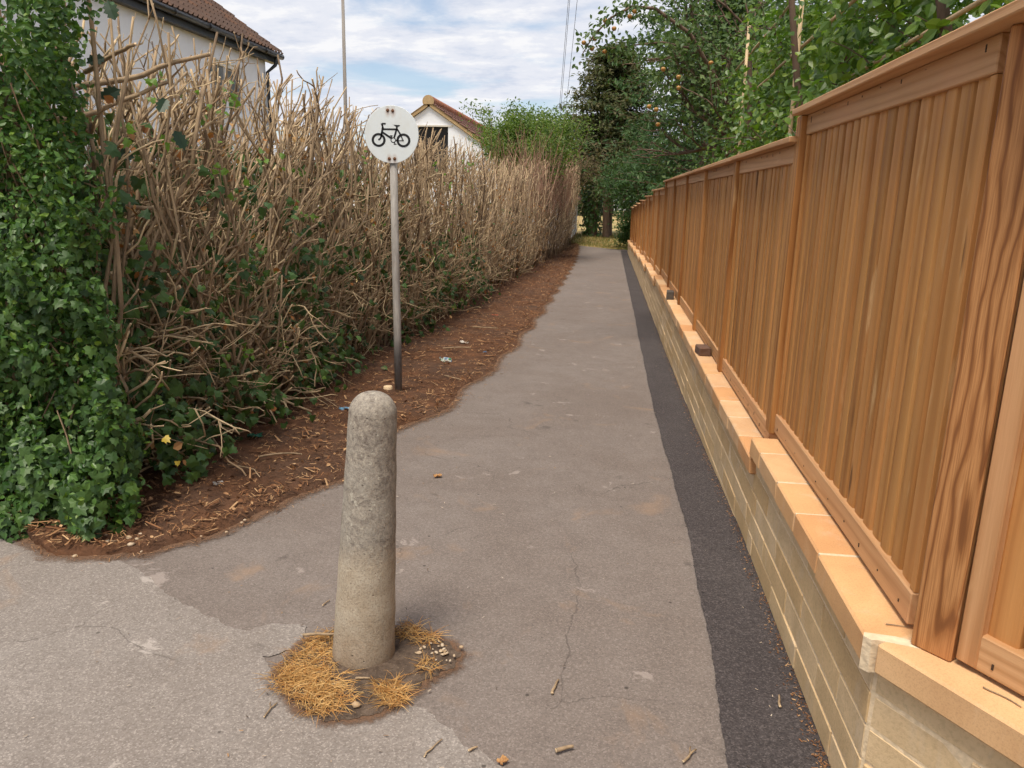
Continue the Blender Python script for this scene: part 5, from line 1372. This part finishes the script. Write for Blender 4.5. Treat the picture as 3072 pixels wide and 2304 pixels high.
# generic leafy tree
def leafy(name, label, loc, trunk_h, r, limbs, ln, depth, nleaf, spread, size, mat, seed, tpl=LEAF2, up=.05, nk=3, droop=0., sp=.6, group=None, cat='tree', width=1., aniso=(1, 1, 1), nsp=.7, lean=(0, 0, 1), keep=None, ratio=.7, kmin=.35):
    rg = np.random.default_rng(seed); root = thing(name, label, cat, (loc[0], loc[1], float(gz(loc[1]))), 0, group)
    m = MB(); T = branch((0, 0, -.1), lean, trunk_h, .05, 6, rg); tube(m, T, np.linspace(r, r * .7, 6), 10); pts = []
    for i in range(limbs):
        a = i * 2.4 + rg.uniform(-.4, .4); k = rg.uniform(kmin, 1); q = T[0] + (T[-1] - T[0]) * k
        limb(m, q, (math.cos(a), math.sin(a), rg.uniform(.2, 1.1)), ln * (1.15 - .4 * abs(k - .6)), r * .45, depth, rg, pts, sp, up, nk, .15, ratio, 6, droop)
    limb(m, T[-1], (0, 0, 1), ln, r * .6, depth, rg, pts, sp, up, nk, .15, ratio)
    m.build('trunk', M_BARK, root, True)
    m = MB(); p, f, s_ = crown_leaves(pts, nleaf, spread, size, tpl, rg, (0, -.5, .7), nsp, .6, aniso, keep); leaves(m, tpl, p, f, s_, 0, width); m.build('crown', mat, root)
    return root
def conifer(name, label, loc, h, base, r0, nbr, nleaf, size, mat, seed, droop=.1, group=None, shape=1.0, width=1.0, bare=1.2, top=.12):
    rg = np.random.default_rng(seed); root = thing(name, label, 'tree', (loc[0], loc[1], float(gz(loc[1]))), 0, group)
    m = MB(); tube(m, branch((0, 0, -.1), (0, 0, 1), h * .97, .02, 10, rg), np.linspace(r0, .03, 10), 10); pts = []; nrm = []
    for i in range(nbr):
        t = rg.uniform() ** .8; z = bare + (h - bare) * t; L_ = (base * (1 - t) ** shape + top * base) * rg.uniform(.6, 1.15); a = rg.uniform(0, 6.283)
        P = branch((0, 0, z), (math.cos(a), math.sin(a), .25 - droop), L_, .07, 6, rg, 0, -droop * .35); tube(m, P, np.linspace(.018 * (1 - t) + .008, .004, 6), 4)
        for q in P[1:]: 
            for _ in range(3): pts.append(q + rg.normal(0, 1, 3) * (.16, .16, .05))
    m.build('trunk', M_BARK, root, True)
    m = MB(); p, f, s_ = crown_leaves(pts, nleaf, .14, size, NEED, rg, (0, -.3, .9), .55, .7, (1, 1, .6)); leaves(m, NEED, p, f, s_, 0, width); m.build('crown', mat, root)
    return root
M_YEW = leaf_mat('yew_needles', [(.048, .070, .024), (.076, .092, .030), (.098, .098, .036), (.115, .098, .048), (.038, .064, .024)], .65, .2, .25)
M_CED = leaf_mat('cedar_needles', [(.026, .062, .020), (.042, .090, .026), (.064, .118, .034)], .6, .2, .3)
M_ASHL = leaf_mat('feathery_leaf', [(.030, .072, .022), (.050, .105, .030), (.078, .142, .040), (.040, .09, .026)], .5, .3, .35)
M_LAUR = leaf_mat('laurel_leaf', [(.05, .10, .018), (.09, .16, .026), (.14, .21, .035)], .45, .35, .4)
M_BUSH = leaf_mat('bush_leaf', [(.048, .095, .016), (.080, .135, .022), (.12, .18, .030), (.16, .21, .045)], .5, .35, .35)
M_DRY = leaf_mat('dry_leaf', [(.10, .085, .045), (.15, .115, .065), (.07, .08, .035), (.20, .14, .08)], .7, .3, .2)
M_FAR = leaf_mat('far_leaf', [(.025, .05, .018), (.04, .075, .025), (.06, .09, .03)], .6, .25, .3)
conifer('conifer', 'tall dark brown green conifer at the end of the path', (-.25, 47.6), 10.6, 4.6, .30, 420, 34000, (.16, .38), M_YEW, 51, .10, None, .85, 1.8, 3.1, .16)
conifer('cedar', 'dark cedar with flat drooping branches behind the fence', (3.3, 30.0), 11.0, 3.4, .26, 230, 24000, (.14, .30), M_CED, 52, .12, None, .55, 1.5, 2.0, .3)
conifer('backdrop_conifer', 'second dark conifer standing behind the cedar', (5.6, 44.0), 12.0, 4.4, .30, 330, 22000, (.20, .42), M_CED, 59, .14, None, .7, 1.8, 1.5, .25)
leafy('feathery_tree', 'mid green feathery tree hanging over the far end of the fence', (2.0, 36.0), 2.8, .14, 8, 1.45, 3, 18000, .22, (.10, .20), M_ASHL, 53, NEED, -.02, 3, .1, .6, None, 'tree', 1.9)
leafy('fence_end_shrub', 'dark bushy shrub at the foot of the far fence end', (1.15, 35.2), .5, .06, 7, .5, 2, 4200, .16, (.09, .17), M_ASHL, 54, NEED, .05, 3, .0, .7, None, 'shrub', 2.0)
leafy('yellow_green_tree', 'yellow green leafy tree behind the middle of the fence', (3.0, 21.0), 1.5, .09, 7, .85, 3, 8000, .16, (.07, .13), M_LAUR, 55, LEAF2, .03, 3, .05)
leafy('dark_garden_tree', 'dark green garden tree behind the apple tree', (4.3, 15.0), 2.0, .14, 8, 1.35, 3, 11000, .2, (.07, .14), M_ASHL, 56, LEAF2, .04, 3)
leafy('tall_garden_tree', 'tall dark tree filling the sky behind the hornbeams', (5.6, 8.6), 2.6, .16, 9, 1.5, 3, 11000, .22, (.08, .15), M_APL, 57, LEAF2, .06, 3)
leafy('dry_leaved_tree', 'sparse tree with dry brownish leaves at the far end of the hedge', (-2.9, 39.0), 3.0, .12, 8, 1.2, 3, 6500, .22, (.10, .2), M_DRY, 58, LEAF2, .08, 3, 0., .55)
# green bush growing out of the far part of the hedge
rgb = np.random.default_rng(61)
bush = thing('hedge_bush', 'bright green rounded bush growing out of the far part of the hedge', 'shrub', (-2.75, 25.5, gz(25))); BO = np.array([-2.75, 25.5, float(gz(25))])
m = MB(); pts = []
for _ in range(250):
    a = rgb.uniform(0, 6.283); P = branch((rgb.normal(0, .40), rgb.normal(0, 1.0), 1.9), (math.cos(a) * .42, math.sin(a) * .55, 1.0), rgb.uniform(1.6, 2.75), .08, 7, rgb, 0, .02); tube(m, P, np.linspace(.013, .004, 7), 4)
    pts += list(P[3:]) + [P[-1] + rgb.normal(0, .1, 3) for _ in range(2)]
m.build('trunk', M_REDTWIG, bush, True)
m = MB(); p, f, s_ = crown_leaves(pts, 36000, .13, (.07, .14), NEED, rgb, (.2, -.4, .8), .7, -.2); leaves(m, NEED, p, f, s_, 0, 2.0); m.build('crown', M_BUSH, bush)
# ivy-covered trunk, bare trunk, trees beyond the field
def ivy_trunk(x, y, r, h, n, label, seed):
    rg = np.random.default_rng(seed); root = thing('ivy_clad_tree', label, 'tree', (x, y, float(gz(y))))
    m = MB(); tube(m, branch((0, 0, -.1), (0, 0, 1), h, .03, 8, rg), np.linspace(r, r * .8, 8), 10); m.build('trunk', M_BARK, root, True)
    a = rg.uniform(0, 6.283, n); z = rg.uniform(0, h, n); rr = r * (1.15 + .45 * np.sin(z * 3 + a * 2) ** 2) + rg.uniform(0, .12, n)
    p = np.stack([rr * np.cos(a), rr * np.sin(a), z], -1); N = np.stack([np.cos(a), np.sin(a), np.full(n, .3)], -1)
    nz = unit(N + rg.normal(0, .4, (n, 3))); ax = rg.normal(0, .6, (n, 3)); ax[:, 2] -= 1.2; ax = unit(ax - nz * (ax * nz).sum(1)[:, None])
    m = MB(); leaves(m, IVY, p, np.stack([np.cross(ax, nz), ax, nz], -1), rg.uniform(.10, .18, n)); m.build('crown', M_IVY, root)
ivy_trunk(-1.15, 46.0, .33, 2.6, 800, 'thick tree trunk wrapped in dark ivy at the path end', 71)
ivy_trunk(-2.55, 43.0, .20, 3.4, 500, 'slim ivy-clad trunk beside the far end of the hedge', 72)
leafy('field_tree', 'brown trunked tree right of the ivy trunk at the path end', (-.30, 45.4), 3.6, .20, 7, 1.5, 2, 4200, .3, (.16, .30), M_YEW, 73, NEED, .03, 3, .0, .6, None, 'tree', 2.0, kmin=.85)
for i_, (x, y, lab) in enumerate([(-14, 92, 'distant tree beyond the field, far left'), (-5, 96, 'distant tree beyond the field, left of centre'), (4, 94, 'distant tree beyond the field, right of centre'), (13, 92, 'distant tree beyond the field, far right')]):
    leafy('distant_tree', lab, (x, y), 1.6, .3, 9, 3.0, 2, 3200, .7, (.4, .8), M_FAR, 80 + i_, LEAF2, .02, 3, 0., .8, 'trees beyond the field')

# parked cars beyond the field
def car(x, y, rz, col, label):
    root = thing('parked_car', label, 'car', (x, y, float(gz(y))), rz); pm = plain('car_paint', col, .25, .6)
    secs = [(-2.1, .45, .62), (-1.9, .32, .80), (-1.2, .30, .88), (-.7, .30, 1.36), (.5, .30, 1.42), (1.3, .30, 1.0), (2.0, .34, .86), (2.12, .48, .62)]
    m = MB(); k = 0; v = []
    for (xx, z0, z1) in secs:
        w = .84; wt = .62 if z1 > 1.2 else .80; zm = min(z1, .88)
        v += [(xx, -w, z0), (xx, -w, zm), (xx, -wt, z1), (xx, wt, z1), (xx, w, zm), (xx, w, z0)]
    n = len(secs); q = [[i * 6 + j, i * 6 + (j + 1) % 6, (i + 1) * 6 + (j + 1) % 6, (i + 1) * 6 + j] for i in range(n - 1) for j in range(6)]
    m.add(v, q); m.F.append((np.array([[0, 1, 2, 3, 4, 5][::-1]]), 0)); m.F.append((np.array([[(n - 1) * 6 + j for j in range(6)]]), 0)); m.build('body', pm, root)
    for sg in (-1, 1):
        m = MB(); m.add([(-.75, sg * .855, .92), (1.0, sg * .855, .92), (.5, sg * .70, 1.34), (-.62, sg * .70, 1.32)], [[0, 1, 2, 3]]); m.build('window', M_GLASS, root)
        for xx in (-1.3, 1.3):
            m = MB(); tube(m, [(xx, sg * .70, .31), (xx, sg * .87, .31)], .31, 16, 0, 0); m.build('wheel', M_BLACK, root, True)
car(-5.2, 108, R_(8), (.03, .035, .05), 'dark parked car glimpsed far beyond the field on the left')
car(1.2, 112, R_(-5), (.62, .63, .65), 'white parked car glimpsed far beyond the field on the right')

# grass at the end of the path
M_GRS = leaf_mat('verge_grass', [(.10, .13, .03), (.16, .18, .05), (.30, .22, .09), (.36, .26, .11)], .7, .25, .2)
mb = MB(); rgg = np.random.default_rng(91); n = 9000
y = 33.4 + 16 * rgg.uniform(size=n) ** 1.3; x = rgg.uniform(-4.5, 3, n); ok = y > np.interp(x, [-1.6, .7], [37.0, 33.6]); x, y = x[ok], y[ok]
fr = leaf_frames(len(x), (0, -1, .2), .5, -3.0, rgg); leaves(mb, NEED, np.stack([x, y, gz(y) - .04], -1), fr, rgg.uniform(.06, .16, len(x)), 0, 1.0)
tag(mb.build('verge_grass', M_GRS, None), 'short dry grass on the verge at the end of the path', 'grass', None, 'stuff')
